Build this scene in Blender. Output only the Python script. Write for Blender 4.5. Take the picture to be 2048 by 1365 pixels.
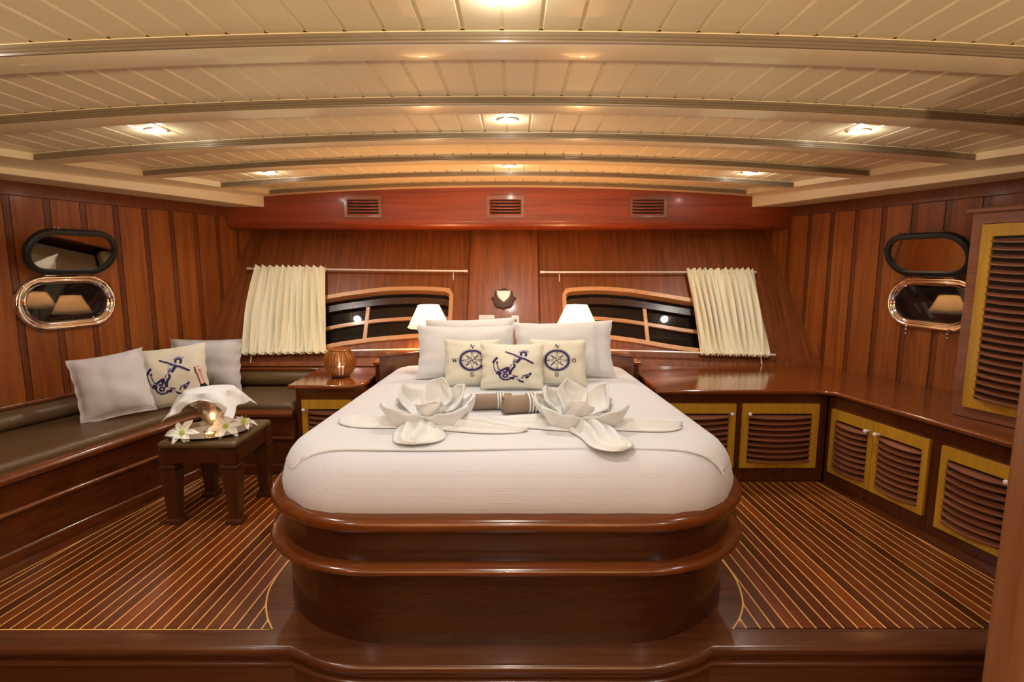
import bpy, math, random
from math import sin, cos, pi, sqrt, radians as R, atan2, hypot
from mathutils import Vector as V, Matrix as Mx
random.seed(7)
sc = bpy.context.scene
C = sc.collection
for o in list(bpy.data.objects): bpy.data.objects.remove(o)

# ------------------------------------------------------------------ camera, world, exposure
cd = bpy.data.cameras.new('camera'); cam = bpy.data.objects.new('camera', cd); C.objects.link(cam)
cam.location = (0.045, 0, 1.40)
cam.rotation_euler = (R(90) - math.atan(154.5/1100.), 0, 0)
cd.sensor_width = 36; cd.lens = 36*1100./2048; cd.shift_x = -3/2048.
cd.clip_start = 0.05
sc.camera = cam
w = bpy.data.worlds.new('night'); sc.world = w; w.use_nodes = True
w.node_tree.nodes['Background'].inputs[0].default_value = (0.02, 0.025, 0.05, 1)
w.node_tree.nodes['Background'].inputs[1].default_value = 0.25
sc.view_settings.view_transform = 'Standard'; sc.view_settings.look = 'None'
sc.view_settings.exposure = 0.2; sc.view_settings.gamma = 1; sc.view_settings.use_curve_mapping = False
DOWN_W = 25.0      # watts of one ceiling downlight
FILL_UP_W = 330.0       # watts of one added fill uplight
LAMP_W = 27.0       # watts of one bedside lamp
COOL = (1.0, 0.95, 0.86); WARM = (1.0, 0.50, 0.18)

# ------------------------------------------------------------------ materials
def newmat(name):
    m = bpy.data.materials.new(name); m.use_nodes = True
    nt = m.node_tree; b = nt.nodes['Principled BSDF']
    return m, nt, b
def setb(b, **k):
    names = dict(rough='Roughness', metal='Metallic', coat='Coat Weight', coatr='Coat Roughness', spec='Specular IOR Level',
                 trans='Transmission Weight', ior='IOR', sheen='Sheen Weight', sss='Subsurface Weight', alpha='Alpha')
    for a, v in k.items(): b.inputs[names[a]].default_value = v
def plain(name, col, rough=0.5, bump=0, bscale=200, **k):
    m, nt, b = newmat(name)
    b.inputs['Base Color'].default_value = (*col, 1); setb(b, rough=rough, **k)
    if bump:
        tc = nt.nodes.new('ShaderNodeTexCoord'); n = nt.nodes.new('ShaderNodeTexNoise'); n.inputs['Scale'].default_value = bscale
        n.inputs['Detail'].default_value = 3
        bp = nt.nodes.new('ShaderNodeBump'); bp.inputs['Strength'].default_value = bump; bp.inputs['Distance'].default_value = 0.004
        nt.links.new(tc.outputs['Object'], n.inputs['Vector']); nt.links.new(n.outputs['Fac'], bp.inputs['Height'])
        nt.links.new(bp.outputs['Normal'], b.inputs['Normal'])
    return m
def wood(name, dark, light, axis='z', scale=1.0, rough=0.28, coat=0.35, vary=0.12, fine=1.0, rot=0.0):
    m, nt, b = newmat(name)
    tc = nt.nodes.new('ShaderNodeTexCoord'); mp = nt.nodes.new('ShaderNodeMapping')
    s = [26*scale]*3
    for ch in axis: s['xyz'.index(ch)] = 1.1*scale
    mp.inputs['Scale'].default_value = s; mp.inputs['Rotation'].default_value = (0, 0, rot)
    oi = nt.nodes.new('ShaderNodeObjectInfo')
    va = nt.nodes.new('ShaderNodeVectorMath'); va.operation = 'SCALE'; va.inputs['Scale'].default_value = 37.0
    cx = nt.nodes.new('ShaderNodeCombineXYZ')
    for i in range(3): nt.links.new(oi.outputs['Random'], cx.inputs[i])
    nt.links.new(cx.outputs[0], va.inputs[0]); nt.links.new(va.outputs[0], mp.inputs['Location'])
    n1 = nt.nodes.new('ShaderNodeTexNoise'); n1.inputs['Scale'].default_value = 1.0; n1.inputs['Detail'].default_value = 6
    n1.inputs['Roughness'].default_value = 0.62; n1.inputs['Distortion'].default_value = 0.6
    n2 = nt.nodes.new('ShaderNodeTexNoise'); n2.inputs['Scale'].default_value = 5.0*fine; n2.inputs['Detail'].default_value = 4
    nt.links.new(tc.outputs['Object'], mp.inputs['Vector'])
    nt.links.new(mp.outputs[0], n1.inputs['Vector']); nt.links.new(mp.outputs[0], n2.inputs['Vector'])
    mx = nt.nodes.new('ShaderNodeMath'); mx.operation = 'MULTIPLY_ADD'; mx.inputs[1].default_value = 0.35
    nt.links.new(n2.outputs['Fac'], mx.inputs[0]); nt.links.new(n1.outputs['Fac'], mx.inputs[2])
    cr = nt.nodes.new('ShaderNodeValToRGB'); cr.color_ramp.elements[0].position = 0.42; cr.color_ramp.elements[1].position = 0.92
    cr.color_ramp.elements[0].color = (*dark, 1); cr.color_ramp.elements[1].color = (*light, 1)
    nt.links.new(mx.outputs[0], cr.inputs['Fac'])
    hs = nt.nodes.new('ShaderNodeHueSaturation')
    mr = nt.nodes.new('ShaderNodeMapRange'); mr.inputs['To Min'].default_value = 1-vary; mr.inputs['To Max'].default_value = 1+vary
    nt.links.new(oi.outputs['Random'], mr.inputs['Value']); nt.links.new(mr.outputs[0], hs.inputs['Value'])
    nt.links.new(cr.outputs['Color'], hs.inputs['Color']); nt.links.new(hs.outputs['Color'], b.inputs['Base Color'])
    bp = nt.nodes.new('ShaderNodeBump'); bp.inputs['Strength'].default_value = 0.08; bp.inputs['Distance'].default_value = 0.002
    nt.links.new(n2.outputs['Fac'], bp.inputs['Height']); nt.links.new(bp.outputs['Normal'], b.inputs['Normal'])
    setb(b, rough=rough, coat=coat, coatr=0.12)
    return m
def fabric(name, col, rough=0.85, bump=0.25, scale=90, weave=0, big=0.0, ribs=None):
    m, nt, b = newmat(name)
    b.inputs['Base Color'].default_value = (*col, 1); setb(b, rough=rough, sheen=0.15, spec=0.2)
    tc = nt.nodes.new('ShaderNodeTexCoord')
    n = nt.nodes.new('ShaderNodeTexNoise'); n.inputs['Scale'].default_value = scale; n.inputs['Detail'].default_value = 5
    nt.links.new(tc.outputs['Object'], n.inputs['Vector'])
    h = n.outputs['Fac']
    if big:
        n2 = nt.nodes.new('ShaderNodeTexNoise'); n2.inputs['Scale'].default_value = 9; n2.inputs['Detail'].default_value = 3; n2.inputs['Distortion'].default_value = 1.5
        nt.links.new(tc.outputs['Object'], n2.inputs['Vector'])
        ma = nt.nodes.new('ShaderNodeMath'); ma.operation = 'MULTIPLY_ADD'; ma.inputs[1].default_value = big
        nt.links.new(n2.outputs['Fac'], ma.inputs[0]); nt.links.new(h, ma.inputs[2]); h = ma.outputs[0]
    if ribs:
        wv = nt.nodes.new('ShaderNodeTexWave'); wv.bands_direction = ribs[0]; wv.inputs['Scale'].default_value = ribs[1]; wv.inputs['Distortion'].default_value = 0.3
        nt.links.new(tc.outputs['Object'], wv.inputs['Vector'])
        ma = nt.nodes.new('ShaderNodeMath'); ma.operation = 'MULTIPLY_ADD'; ma.inputs[1].default_value = ribs[2]
        nt.links.new(wv.outputs['Fac'], ma.inputs[0]); nt.links.new(h, ma.inputs[2]); h = ma.outputs[0]
    bp = nt.nodes.new('ShaderNodeBump'); bp.inputs['Strength'].default_value = bump; bp.inputs['Distance'].default_value = 0.003
    nt.links.new(h, bp.inputs['Height']); nt.links.new(bp.outputs['Normal'], b.inputs['Normal'])
    return m
def emit(name, col, s):
    m, nt, b = newmat(name)
    b.inputs['Base Color'].default_value = (0, 0, 0, 1)
    b.inputs['Emission Color'].default_value = (*col, 1); b.inputs['Emission Strength'].default_value = s
    return m
MAH_D, MAH_L = (0.048, 0.011, 0.0025), (0.27, 0.085, 0.022)
M = {}
M['wall'] = wood('mahogany wall board', (0.15, 0.034, 0.004), (0.38, 0.108, 0.012), 'z', rough=0.45, coat=0.10)
M['wallstrip'] = wood('mahogany wall strip', (0.085, 0.018, 0.004), (0.18, 0.046, 0.008), 'z', rough=0.42, coat=0.12)
M['groove'] = plain('shadow gap paint', (0.02, 0.006, 0.003), 0.6)
M['transom'] = wood('mahogany transom veneer', (0.085, 0.020, 0.003), (0.30, 0.082, 0.011), 'yz', scale=1.5, rough=0.45, coat=0.1, fine=1.4, vary=0.03)
M['valance'] = wood('red mahogany valance', (0.15, 0.020, 0.003), (0.31, 0.050, 0.007), 'x', rough=0.38, coat=0.12, vary=0.04)
M['cabz'] = wood('dark mahogany upright grain', MAH_D, (0.11, 0.027, 0.005), 'z', rough=0.28, coat=0.4)
M['cabx'] = wood('dark mahogany cross grain', MAH_D, (0.11, 0.027, 0.005), 'x', rough=0.25, coat=0.45)
M['caby'] = wood('dark mahogany long grain', MAH_D, (0.125, 0.029, 0.005), 'y', rough=0.25, coat=0.45)
M['stoolw'] = wood('very dark stool wood', (0.035, 0.010, 0.004), (0.085, 0.024, 0.008), 'z', rough=0.3, coat=0.3)
M['top'] = wood('polished mahogany worktop', (0.15, 0.034, 0.005), (0.25, 0.066, 0.011), 'x', rough=0.16, coat=0.6)
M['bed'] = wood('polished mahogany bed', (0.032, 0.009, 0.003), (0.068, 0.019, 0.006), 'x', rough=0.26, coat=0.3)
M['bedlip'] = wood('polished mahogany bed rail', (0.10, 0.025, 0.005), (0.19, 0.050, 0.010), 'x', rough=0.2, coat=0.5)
M['floorm'] = wood('floor margin board', (0.07, 0.021, 0.008), (0.125, 0.042, 0.017), 'x', rough=0.24, coat=0.4)
M['plank'] = wood('floor plank', (0.05, 0.011, 0.003), (0.18, 0.043, 0.007), 'y', rough=0.3, coat=0.3, vary=0.45)
M['caulk'] = plain('pale floor inlay', (0.80, 0.43, 0.10), 0.4)
M['door'] = wood('golden maple door', (0.38, 0.20, 0.012), (0.55, 0.31, 0.026), 'z', rough=0.35, coat=0.3, vary=0.05)
M['doorx'] = wood('golden maple door rail', (0.38, 0.20, 0.012), (0.55, 0.31, 0.026), 'x', rough=0.35, coat=0.3, vary=0.05)
M['slat'] = wood('mahogany louvre slat', (0.15, 0.05, 0.024), (0.27, 0.10, 0.05), 'x', rough=0.32, coat=0.35, vary=0.08)
M['cream'] = plain('cream ceiling paint', (0.84, 0.71, 0.46), 0.42, coat=0.1)
M['creamb'] = plain('cream satin beam paint', (0.80, 0.67, 0.44), 0.28, coat=0.35)
M['tan'] = plain('taupe satin moulding paint', (0.21, 0.155, 0.095), 0.3, coat=0.35)
M['gap'] = plain('dark ceiling joint', (0.10, 0.07, 0.04), 0.7)
M['lgap'] = plain('cream ceiling joint', (0.88, 0.74, 0.48), 0.55)
M['leather'] = plain('brown leather', (0.105, 0.063, 0.026), 0.38, bump=0.35, bscale=140, coat=0.12)
M['white'] = fabric('white cotton', (0.70, 0.73, 0.77), bump=0.15, scale=60, big=1.2)
M['sheet'] = fabric('white bed sheet', (0.67, 0.70, 0.75), bump=0.10, scale=60, big=0.6)
M['ribbed'] = fabric('white ribbed mattress cover', (0.64, 0.67, 0.76), bump=0.22, scale=60, ribs=('Z', 60, 0.5))
M['towel'] = fabric('white terry towel', (0.74, 0.77, 0.79), bump=0.6, scale=200, big=1.5)
M['greige'] = fabric('grey white linen', (0.60, 0.61, 0.65), bump=0.2, scale=120, big=1.0)
M['creamf'] = fabric('cream cotton', (0.72, 0.71, 0.60), bump=0.15, scale=120, big=1.0)
M['taupe'] = fabric('taupe terry towel', (0.30, 0.225, 0.175), bump=0.6, scale=300)
M['curtain'] = fabric('cream curtain', (0.84, 0.81, 0.63), bump=0.1, scale=90)
M['ink'] = plain('navy print ink', (0.022, 0.016, 0.115), 0.8)
M['ink2'] = plain('pale violet print ink', (0.36, 0.34, 0.52), 0.8)
M['inkb'] = plain('black print ink', (0.02, 0.02, 0.045), 0.8)
M['chrome'] = plain('polished chrome', (0.82, 0.80, 0.82), 0.06, metal=1)
M['silver'] = plain('hammered silver', (0.85, 0.82, 0.78), 0.24, bump=0.5, bscale=70, metal=1)
M['rod'] = plain('satin aluminium rod', (0.84, 0.80, 0.76), 0.3, metal=0.35)
M['rubber'] = plain('black rubber gasket', (0.012, 0.012, 0.012), 0.5)
M['nightglass'] = plain('night window glass', (0.010, 0.008, 0.008), 0.03, spec=0.35)
M['mirror'] = plain('tinted mirror glass', (0.62, 0.58, 0.55), 0.02, metal=1)
M['framew'] = wood('light window frame wood', (0.50, 0.26, 0.11), (0.66, 0.38, 0.19), 'x', rough=0.35)
M['brownrail'] = plain('dark brown shutter rail', (0.035, 0.016, 0.010), 0.3)
M['brass'] = plain('brass', (0.75, 0.55, 0.2), 0.25, metal=1)
M['ceramic'] = plain('white ceramic', (0.82, 0.80, 0.78), 0.12, coat=0.6)
M['amber'] = wood('amber bamboo slat', (0.22, 0.075, 0.012), (0.42, 0.17, 0.035), 'z', rough=0.3)
M['wax'] = plain('candle wax', (0.85, 0.75, 0.6), 0.5, sss=0.3)
M['flame'] = emit('candle flame', (1.0, 0.55, 0.18), 40)
M['led'] = emit('downlight lens', (0.92, 0.96, 1.0), 30)
M['bulb'] = emit('lamp bulb', (1.0, 0.75, 0.4), 20)
M['plaster'] = plain('white trim ring', (0.85, 0.85, 0.85), 0.3)
M['lilyw'] = plain('lily petal', (0.86, 0.88, 0.82), 0.5, sss=0.1)
M['lilyg'] = plain('lily throat', (0.45, 0.62, 0.06), 0.5)
M['crest'] = plain('carved dark wood', (0.07, 0.04, 0.03), 0.4, bump=0.8, bscale=60)
M['shield'] = plain('cream enamel shield', (0.78, 0.74, 0.62), 0.35)
M['paper'] = plain('white card', (0.85, 0.84, 0.83), 0.6)
M['greyink'] = plain('grey print', (0.45, 0.45, 0.47), 0.7)
m, nt, b = newmat('lampshade cloth'); M['shade'] = m
b.inputs['Base Color'].default_value = (0.9, 0.84, 0.7, 1); setb(b, rough=0.8)
b.inputs['Emission Color'].default_value = (1.0, 0.78, 0.46, 1); b.inputs['Emission Strength'].default_value = 1.1
tr = nt.nodes.new('ShaderNodeBsdfTranslucent'); tr.inputs['Color'].default_value = (1, 0.90, 0.74, 1)
ms = nt.nodes.new('ShaderNodeMixShader'); ms.inputs[0].default_value = 0.55
nt.links.new(b.outputs[0], ms.inputs[1]); nt.links.new(tr.outputs[0], ms.inputs[2])
nt.links.new(ms.outputs[0], nt.nodes['Material Output'].inputs['Surface'])
m, nt, b = newmat('clear glass'); M['glass'] = m
setb(b, rough=0.02, trans=1.0, ior=1.45)

# ------------------------------------------------------------------ geometry helpers
class G:
    def __init__(s): s.v = []; s.f = []
    def quadmesh(s, vs, fs):
        n = len(s.v); s.v += [tuple(p) for p in vs]; s.f += [tuple(i+n for i in f) for f in fs]; return s
    def box(s, x0, x1, y0, y1, z0, z1, mat=None):
        vs = [V((x, y, z)) for z in (z0, z1) for y in (y0, y1) for x in (x0, x1)]
        if mat: vs = [mat @ p for p in vs]
        return s.quadmesh(vs, [(0,2,3,1),(4,5,7,6),(0,1,5,4),(2,6,7,3),(0,4,6,2),(1,3,7,5)])
    def prism(s, pts, z0, z1):
        a = sum(p[0]*q[1]-q[0]*p[1] for p, q in zip(pts, pts[1:]+pts[:1]))
        if a < 0: pts = pts[::-1]
        n = len(pts)
        vs = [(p[0], p[1], z0) for p in pts] + [(p[0], p[1], z1) for p in pts]
        return s.quadmesh(vs, [tuple(range(n))[::-1], tuple(range(n, 2*n))] + [(i, (i+1) % n, (i+1) % n+n, i+n) for i in range(n)])
    def grid(s, fn, nu, nv, cu=False, cv=False, flip=False):
        vs = []; au = nu if cu else nu+1; av = nv if cv else nv+1
        for j in range(av):
            for i in range(au): vs.append(fn(i/nu, j/nv))
        fs = []
        for j in range(nv):
            for i in range(nu):
                a = j*au+i; b = j*au+(i+1) % au; c = ((j+1) % av)*au+(i+1) % au; d = ((j+1) % av)*au+i
                fs.append((a, d, c, b) if flip else (a, b, c, d))
        return s.quadmesh(vs, fs)
    def lathe(s, prof, n=24, c=(0, 0, 0)):
        s.grid(lambda u, v: (c[0]+prof[round(v*(len(prof)-1))][0]*cos(2*pi*u), c[1]+prof[round(v*(len(prof)-1))][0]*sin(2*pi*u), c[2]+prof[round(v*(len(prof)-1))][1]), n, len(prof)-1, cu=True)
        return s
    def tube(s, path, r, n=8, closed=False, cap=True):
        P = [V(p) for p in path]; N = len(P)
        rr = r if callable(r) else (lambda t: r)
        base = len(s.v); up = V((0, 0, 1)); prev = None
        for i, p in enumerate(P):
            if closed: t = (P[(i+1) % N]-P[i-1])
            else: t = P[min(i+1, N-1)]-P[max(i-1, 0)]
            t.normalize()
            a = prev if prev is not None else (V((1, 0, 0)) if abs(t.z) > 0.9 else up)
            x = (a-t*a.dot(t)).normalized(); prev = x; y = t.cross(x)
            for k in range(n):
                q = p+(x*cos(2*pi*k/n)+y*sin(2*pi*k/n))*rr(i/max(1, N-1)); s.v.append(tuple(q))
        for i in range(N if closed else N-1):
            for k in range(n):
                a = base+i*n+k; b = base+i*n+(k+1) % n; c = base+((i+1) % N)*n+(k+1) % n; d = base+((i+1) % N)*n+k
                s.f.append((a, b, c, d))
        if cap and not closed:
            s.f.append(tuple(base+k for k in range(n))[::-1]); s.f.append(tuple(base+(N-1)*n+k for k in range(n)))
        return s
    def ball(s, c, r, n=12, sc=(1, 1, 1)):
        return s.grid(lambda u, v: (c[0]+r*sc[0]*sin(pi*v)*cos(2*pi*u), c[1]+r*sc[1]*sin(pi*v)*sin(2*pi*u), c[2]-r*sc[2]*cos(pi*v)), n, n//2+2, cu=True)
    def xf(s, m): s.v = [tuple(m @ V(p)) for p in s.v]; return s
def mesh(name, g, m, smooth=True, angle=35):
    me = bpy.data.meshes.new(name); me.from_pydata(g.v, [], g.f)
    me.materials.append(m if not isinstance(m, str) else M[m])
    me.validate()
    if smooth:
        me.shade_smooth()
        try: me.set_sharp_from_angle(angle=R(angle))
        except Exception: pass
    return me
def obj(name, g, m, parent=None, smooth=True, bevel=0, seg=2, angle=35, world=True, loc=None, solid=0, sub=0):
    """one mesh object; g is in world coordinates unless world=False, then in the thing's own frame"""
    if parent is not None and world:
        inv = parent['_inv'] if '_inv' in parent else None
        top = parent
        while top.parent: top = top.parent
        g.xf(top.matrix_basis.inverted())
    me = mesh(name, g, m, smooth, angle)
    o = bpy.data.objects.new(name, me); C.objects.link(o)
    if parent is not None: o.parent = parent
    if loc is not None: o.location = loc
    if solid:
        md = o.modifiers.new('solid', 'SOLIDIFY'); md.thickness = solid; md.offset = 0
    if sub:
        md = o.modifiers.new('sub', 'SUBSURF'); md.levels = sub; md.render_levels = sub
    if bevel:
        md = o.modifiers.new('bevel', 'BEVEL'); md.width = bevel; md.segments = seg; md.limit_method = 'ANGLE'; md.angle_limit = R(40)
        md.harden_normals = False
    return o
def thing(name, label, cat, loc=(0, 0, 0), rz=0, group=None, rx=0, ry=0):
    o = bpy.data.objects.new(name, None); C.objects.link(o); o.empty_display_size = 0.1
    o.location = loc; o.rotation_euler = (rx, ry, rz)
    o.matrix_basis = Mx.Translation(V(loc)) @ Mx.Rotation(rz, 4, 'Z') @ Mx.Rotation(ry, 4, 'Y') @ Mx.Rotation(rx, 4, 'X')
    o['label'] = label; o['category'] = cat
    if group: o['group'] = group
    return o
def tag(o, label, cat, group=None):
    o['label'] = label; o['category'] = cat
    if group: o['group'] = group
    return o
def struct(o, label=None, cat=None):
    o['kind'] = 'structure'
    if label: o['label'] = label; o['category'] = cat
    return o
def copy_tree(o, parent=None):
    c = o.copy(); C.objects.link(c); c.parent = parent
    for ch in o.children: copy_tree(ch, c)
    return c
def inst(o, parent, loc, rot=(0, 0, 0)):
    c = o.copy(); C.objects.link(c); c.parent = parent; c.location = loc; c.rotation_euler = rot; return c
def lerp(pts, t):
    if t <= pts[0][0]: return pts[0][1]
    for (a, x), (b, y) in zip(pts, pts[1:]):
        if t <= b: return x+(y-x)*(t-a)/(b-a)
    return pts[-1][1]
def rrect(cx, hw, yf, yb, r, n=14, rb=0.03):
    """outline open to the back: back-left, left side, round front corners, right side, back-right (front is -y)"""
    P = []
    for a in range(5): P.append((cx-hw+rb-rb*sin(pi/2*a/4), yb-rb+rb*cos(pi/2*a/4)))
    for k in range(1, 9): P.append((cx-hw, yb-rb+(yf+r-yb+rb)*k/9))
    for k in range(n+1): a = pi+pi/2*k/n; P.append((cx-hw+r+r*cos(a), yf+r+r*sin(a)))
    for k in range(1, 10): P.append((cx-hw+r+(2*hw-2*r)*k/10, yf))
    for k in range(n+1): a = 1.5*pi+pi/2*k/n; P.append((cx+hw-r+r*cos(a), yf+r+r*sin(a)))
    for k in range(1, 9): P.append((cx+hw, yf+r+(yb-rb-yf-r)*k/9))
    for a in range(5): P.append((cx+hw-rb+rb*cos(pi/2*a/4), yb-rb+rb*sin(pi/2*a/4)))
    return P
def loft(rings, cap_top=False, cap_bot=False, closed=True):
    g = G(); n = len(rings[0])
    for r_ in rings: g.v += [tuple(p) for p in r_]
    for j in range(len(rings)-1):
        for i in range(n if closed else n-1):
            g.f.append((j*n+i, j*n+(i+1) % n, (j+1)*n+(i+1) % n, (j+1)*n+i))
    if cap_top: g.f.append(tuple((len(rings)-1)*n+i for i in range(n)))
    if cap_bot: g.f.append(tuple(range(n))[::-1])
    return g

# ------------------------------------------------------------------ room shape
def wallx(y): return 2.30+0.33*(4.8-y)             # half width of the cabin at depth y
def tr_y(z): return 4.25+0.60*(z-0.60)             # raked transom plane
TN = V((0, -1, 0.6)).normalized()                  # its normal, towards the room
def T(x, z, off=0.0): return V((x, tr_y(z), z))+TN*off
def camz(x): return 2.02-x*x/54.7                  # underside of the beams, cambered

# side walls: backing sheet with wide boards and narrow strips set on it
YB0 = -1.9
for side, nm in ((-1, 'wall_left'), (1, 'wall_right')):
    d = V((side*-0.33, 1, 0)).normalized(); nrm = V((-side, -0.33, 0)).normalized()
    x0, x1 = side*wallx(YB0), side*wallx(5.0)
    g = G(); g.quadmesh([(x0, YB0, -0.35), (x1, 5.0, -0.35), (x1, 5.0, 2.1), (x0, YB0, 2.1)], [(0, 1, 2, 3) if side < 0 else (3, 2, 1, 0)])
    wl = struct(obj(nm, g, 'groove', smooth=False))
    ang = atan2(d.y, d.x)
    wide = None; narrow = None
    ph = 3.378 if side < 0 else 3.469
    k0 = int((0.3-ph)/0.1965)-1
    for k in range(k0, 9):
        for kind in (0, 1):
            yc = ph+0.1965*k+(0 if kind else 0.098)
            if yc > 4.95 or yc < 0.2: continue
            p = V((side*wallx(yc), yc, 0))
            if kind == 0:
                if wide is None:
                    wide = mesh('wall_plank', G().box(-0.083, 0.083, -0.012, 0.010, 0.0, 1.90), 'wall', smooth=False)
                me = wide
            else:
                if narrow is None:
                    narrow = mesh('wall_strip', G().box(-0.0165, 0.0165, -0.010, 0.006, 0.0, 1.90), 'wallstrip', smooth=False)
                me = narrow
            o = bpy.data.objects.new('plank', me); C.objects.link(o); o.parent = wl
            o.location = p+nrm*0.010; o.rotation_euler = (0, 0, ang if nrm.dot(V((-sin(ang), cos(ang), 0))) > 0 else ang)
    # header board under the ceiling
    a = V((side*wallx(0.2), 0.2, 0)); b_ = V((side*wallx(4.78), 4.78, 0)); q = nrm*0.030
    g = G().prism([(a.x, a.y), (b_.x, b_.y), (b_.x+q.x, b_.y+q.y), (a.x+q.x, a.y+q.y)], 1.785, 1.90)
    struct(obj('trim_%d' % (1 if side < 0 else 2), g, 'wallstrip', bevel=0.004))
# cabin behind the camera
g = G().box(-5, 5, YB0-0.05, YB0, -0.35, 2.1)
struct(obj('wall_front', g, 'wall'))

# transom with two real window openings
WL = dict(x0=-1.82, x1=-0.452, top=[(-1.82, 1.095), (-1.55, 1.13), (-1.35, 1.165), (-1.03, 1.205), (-0.75, 1.212), (-0.45, 1.195)],
          bot=[(-1.82, 0.69), (-1.55, 0.70), (-1.35, 0.742), (-1.05, 0.78), (-0.75, 0.803), (-0.45, 0.812)])
WR = dict(x0=0.447, x1=1.80, top=[(0.447, 1.195), (0.73, 1.212), (1.0, 1.195), (1.3, 1.15), (1.5, 1.117), (1.80, 1.085)],
          bot=[(0.447, 0.812), (0.73, 0.803), (1.0, 0.772), (1.3, 0.722), (1.5, 0.695), (1.80, 0.68)])
def winshape(W, x, which, inset):
    xx = min(max(x, W['x0']), W['x1']); z = lerp(W[which], xx)
    # smooth between samples
    z = (lerp(W[which], xx-0.07)+lerp(W[which], xx+0.07)+z*2)/4
    r = 0.05-min(inset, 0.03); e = min(xx-W['x0']-inset, W['x1']-inset-xx)
    c = 0
    if e < r: c = r-sqrt(max(0, r*r-(r-max(e, 0))**2))
    return z-inset-c if which == 'top' else z+inset+c
xs = sorted(set([-2.75, 2.75, -2.2, 2.2, 0.0] + [round(W['x0']+(W['x1']-W['x0'])*i/48, 5) for W in (WL, WR) for i in range(49)]))
g = G(); ZB, ZT = 0.58, 1.80
g.quadmesh([(-2.9, tr_y(ZB), -0.1), (2.9, tr_y(ZB), -0.1), (2.9, tr_y(ZB), ZB), (-2.9, tr_y(ZB), ZB)], [(0, 1, 2, 3)])
for a, b_ in zip(xs, xs[1:]):
    W = None
    for w_ in (WL, WR):
        if a >= w_['x0']-1e-4 and b_ <= w_['x1']+1e-4: W = w_
    if W is None: g.quadmesh([T(a, ZB), T(b_, ZB), T(b_, ZT), T(a, ZT)], [(0, 1, 2, 3)])
    else:
        g.quadmesh([T(a, ZB), T(b_, ZB), T(b_, winshape(W, b_, 'bot', .012)), T(a, winshape(W, a, 'bot', .012))], [(0, 1, 2, 3)])
        g.quadmesh([T(a, winshape(W, a, 'top', .012)), T(b_, winshape(W, b_, 'top', .012)), T(b_, ZT), T(a, ZT)], [(0, 1, 2, 3)])
wb = struct(obj('wall_back', g, 'transom', smooth=False))
# skirting along the foot of the transom and trim above the bench back
g = G()
for s_ in ((-2.46, -1.0), (1.0, 2.46)):
    g.quadmesh([T(s_[0], 0.60, 0.012), T(s_[1], 0.60, 0.012), T(s_[1], 0.635, 0.012), T(s_[0], 0.635, 0.012), T(s_[1], 0.64, 0), T(s_[0], 0.64, 0)], [(0, 1, 2, 3), (3, 2, 4, 5)])
struct(obj('baseboard_back', g, 'transom', smooth=False))

def outline(W, inset):
    n = 40; P = []
    x0, x1 = W['x0']+inset, W['x1']-inset
    for i in range(n+1): x = x0+(x1-x0)*i/n; P.append((x, winshape(W, x, 'bot', inset)))
    for i in range(n+1): x = x1-(x1-x0)*i/n; P.append((x, winshape(W, x, 'top', inset)))
    return P
def window(num, W, mull):
    r0 = [T(x, z, 0.0) for x, z in outline(W, 0.0)]
    r1 = [T(x, z, 0.014) for x, z in outline(W, 0.003)]
    r2 = [T(x, z, 0.014) for x, z in outline(W, 0.034)]
    r3 = [T(x, z, -0.06) for x, z in outline(W, 0.036)]
    fr = struct(obj('window_%d' % num, loft([r0, r1, r2, r3]), 'framew', angle=30))
    # screws round the frame
    g = G()
    for k in range(12):
        x = W['x0']+0.05+(W['x1']-W['x0']-0.1)*k/11
        for wh, s_ in (('top', -1), ('bot', 1)):
            z = winshape(W, x, wh, 0)+s_*0.017
            g.ball(T(x, z, 0.0145), 0.0045, 8, (1, 0.6, 1))
    obj('screws', g, 'brass', fr)['kind'] = 'stuff'
    # night pane
    g = G(); n = 40
    x0, x1 = W['x0']+0.02, W['x1']-0.02
    g.grid(lambda u, v: T(x0+(x1-x0)*u, winshape(W, x0+(x1-x0)*u, 'bot', 0.02)*(1-v)+winshape(W, x0+(x1-x0)*u, 'top', 0.02)*v, -0.055), n, 1)
    obj('pane', g, 'nightglass', fr, smooth=False)
    # glazing bars
    xm = mull
    g = G()
    for da, db in ((0.0, 0),):
        zt, zb = winshape(W, xm, 'top', 0.034), winshape(W, xm, 'bot', 0.034)
        P = [T(xm+sg*0.015+k_*0.004, z, of) for k_ in (0,) for of in (-0.052, -0.03) for z in (zb, zt-0.09) for sg in (-1, 1)]
        g.quadmesh(P, [(0, 1, 3, 2), (4, 6, 7, 5), (0, 4, 5, 1), (2, 3, 7, 6), (0, 2, 6, 4), (1, 5, 7, 3)])
    obj('glazing_bar', g, 'framew', fr, bevel=0.002)
    def zmid(x): return winshape(W, x, 'bot', 0.034)*0.56+winshape(W, x, 'top', 0.034)*0.44-0.012
    def bar(fn, h, o0, o1, name, mat):
        g = G(); n = 30
        xa, xb = W['x0']+0.036, W['x1']-0.036
        rings = []
        for i in range(n+1):
            x = xa+(xb-xa)*i/n; z = fn(x)
            rings.append([T(x, z-h/2, o0), T(x, z-h/2, o1), T(x, z+h/2, o1), T(x, z+h/2, o0)])
        obj(name, loft(rings), mat, fr, angle=30)
    bar(zmid, 0.026, -0.053, -0.032, 'glazing_bar', 'framew')
    bar(lambda x: winshape(W, x, 'top', 0.034)-0.068, 0.05, -0.05, -0.022, 'shutter_rail', 'brownrail')
    g = G()
    for k in range(9):
        x = W['x0']+0.1+(W['x1']-W['x0']-0.2)*k/8
        for dz in (-0.052, -0.083): g.ball(T(x, winshape(W, x, 'top', 0.034)+dz, -0.021), 0.004, 6)
    obj('bolts', g, 'brass', fr)['kind'] = 'stuff'
    return fr
window(1, WL, -1.16); window(2, WR, 1.13)

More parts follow.
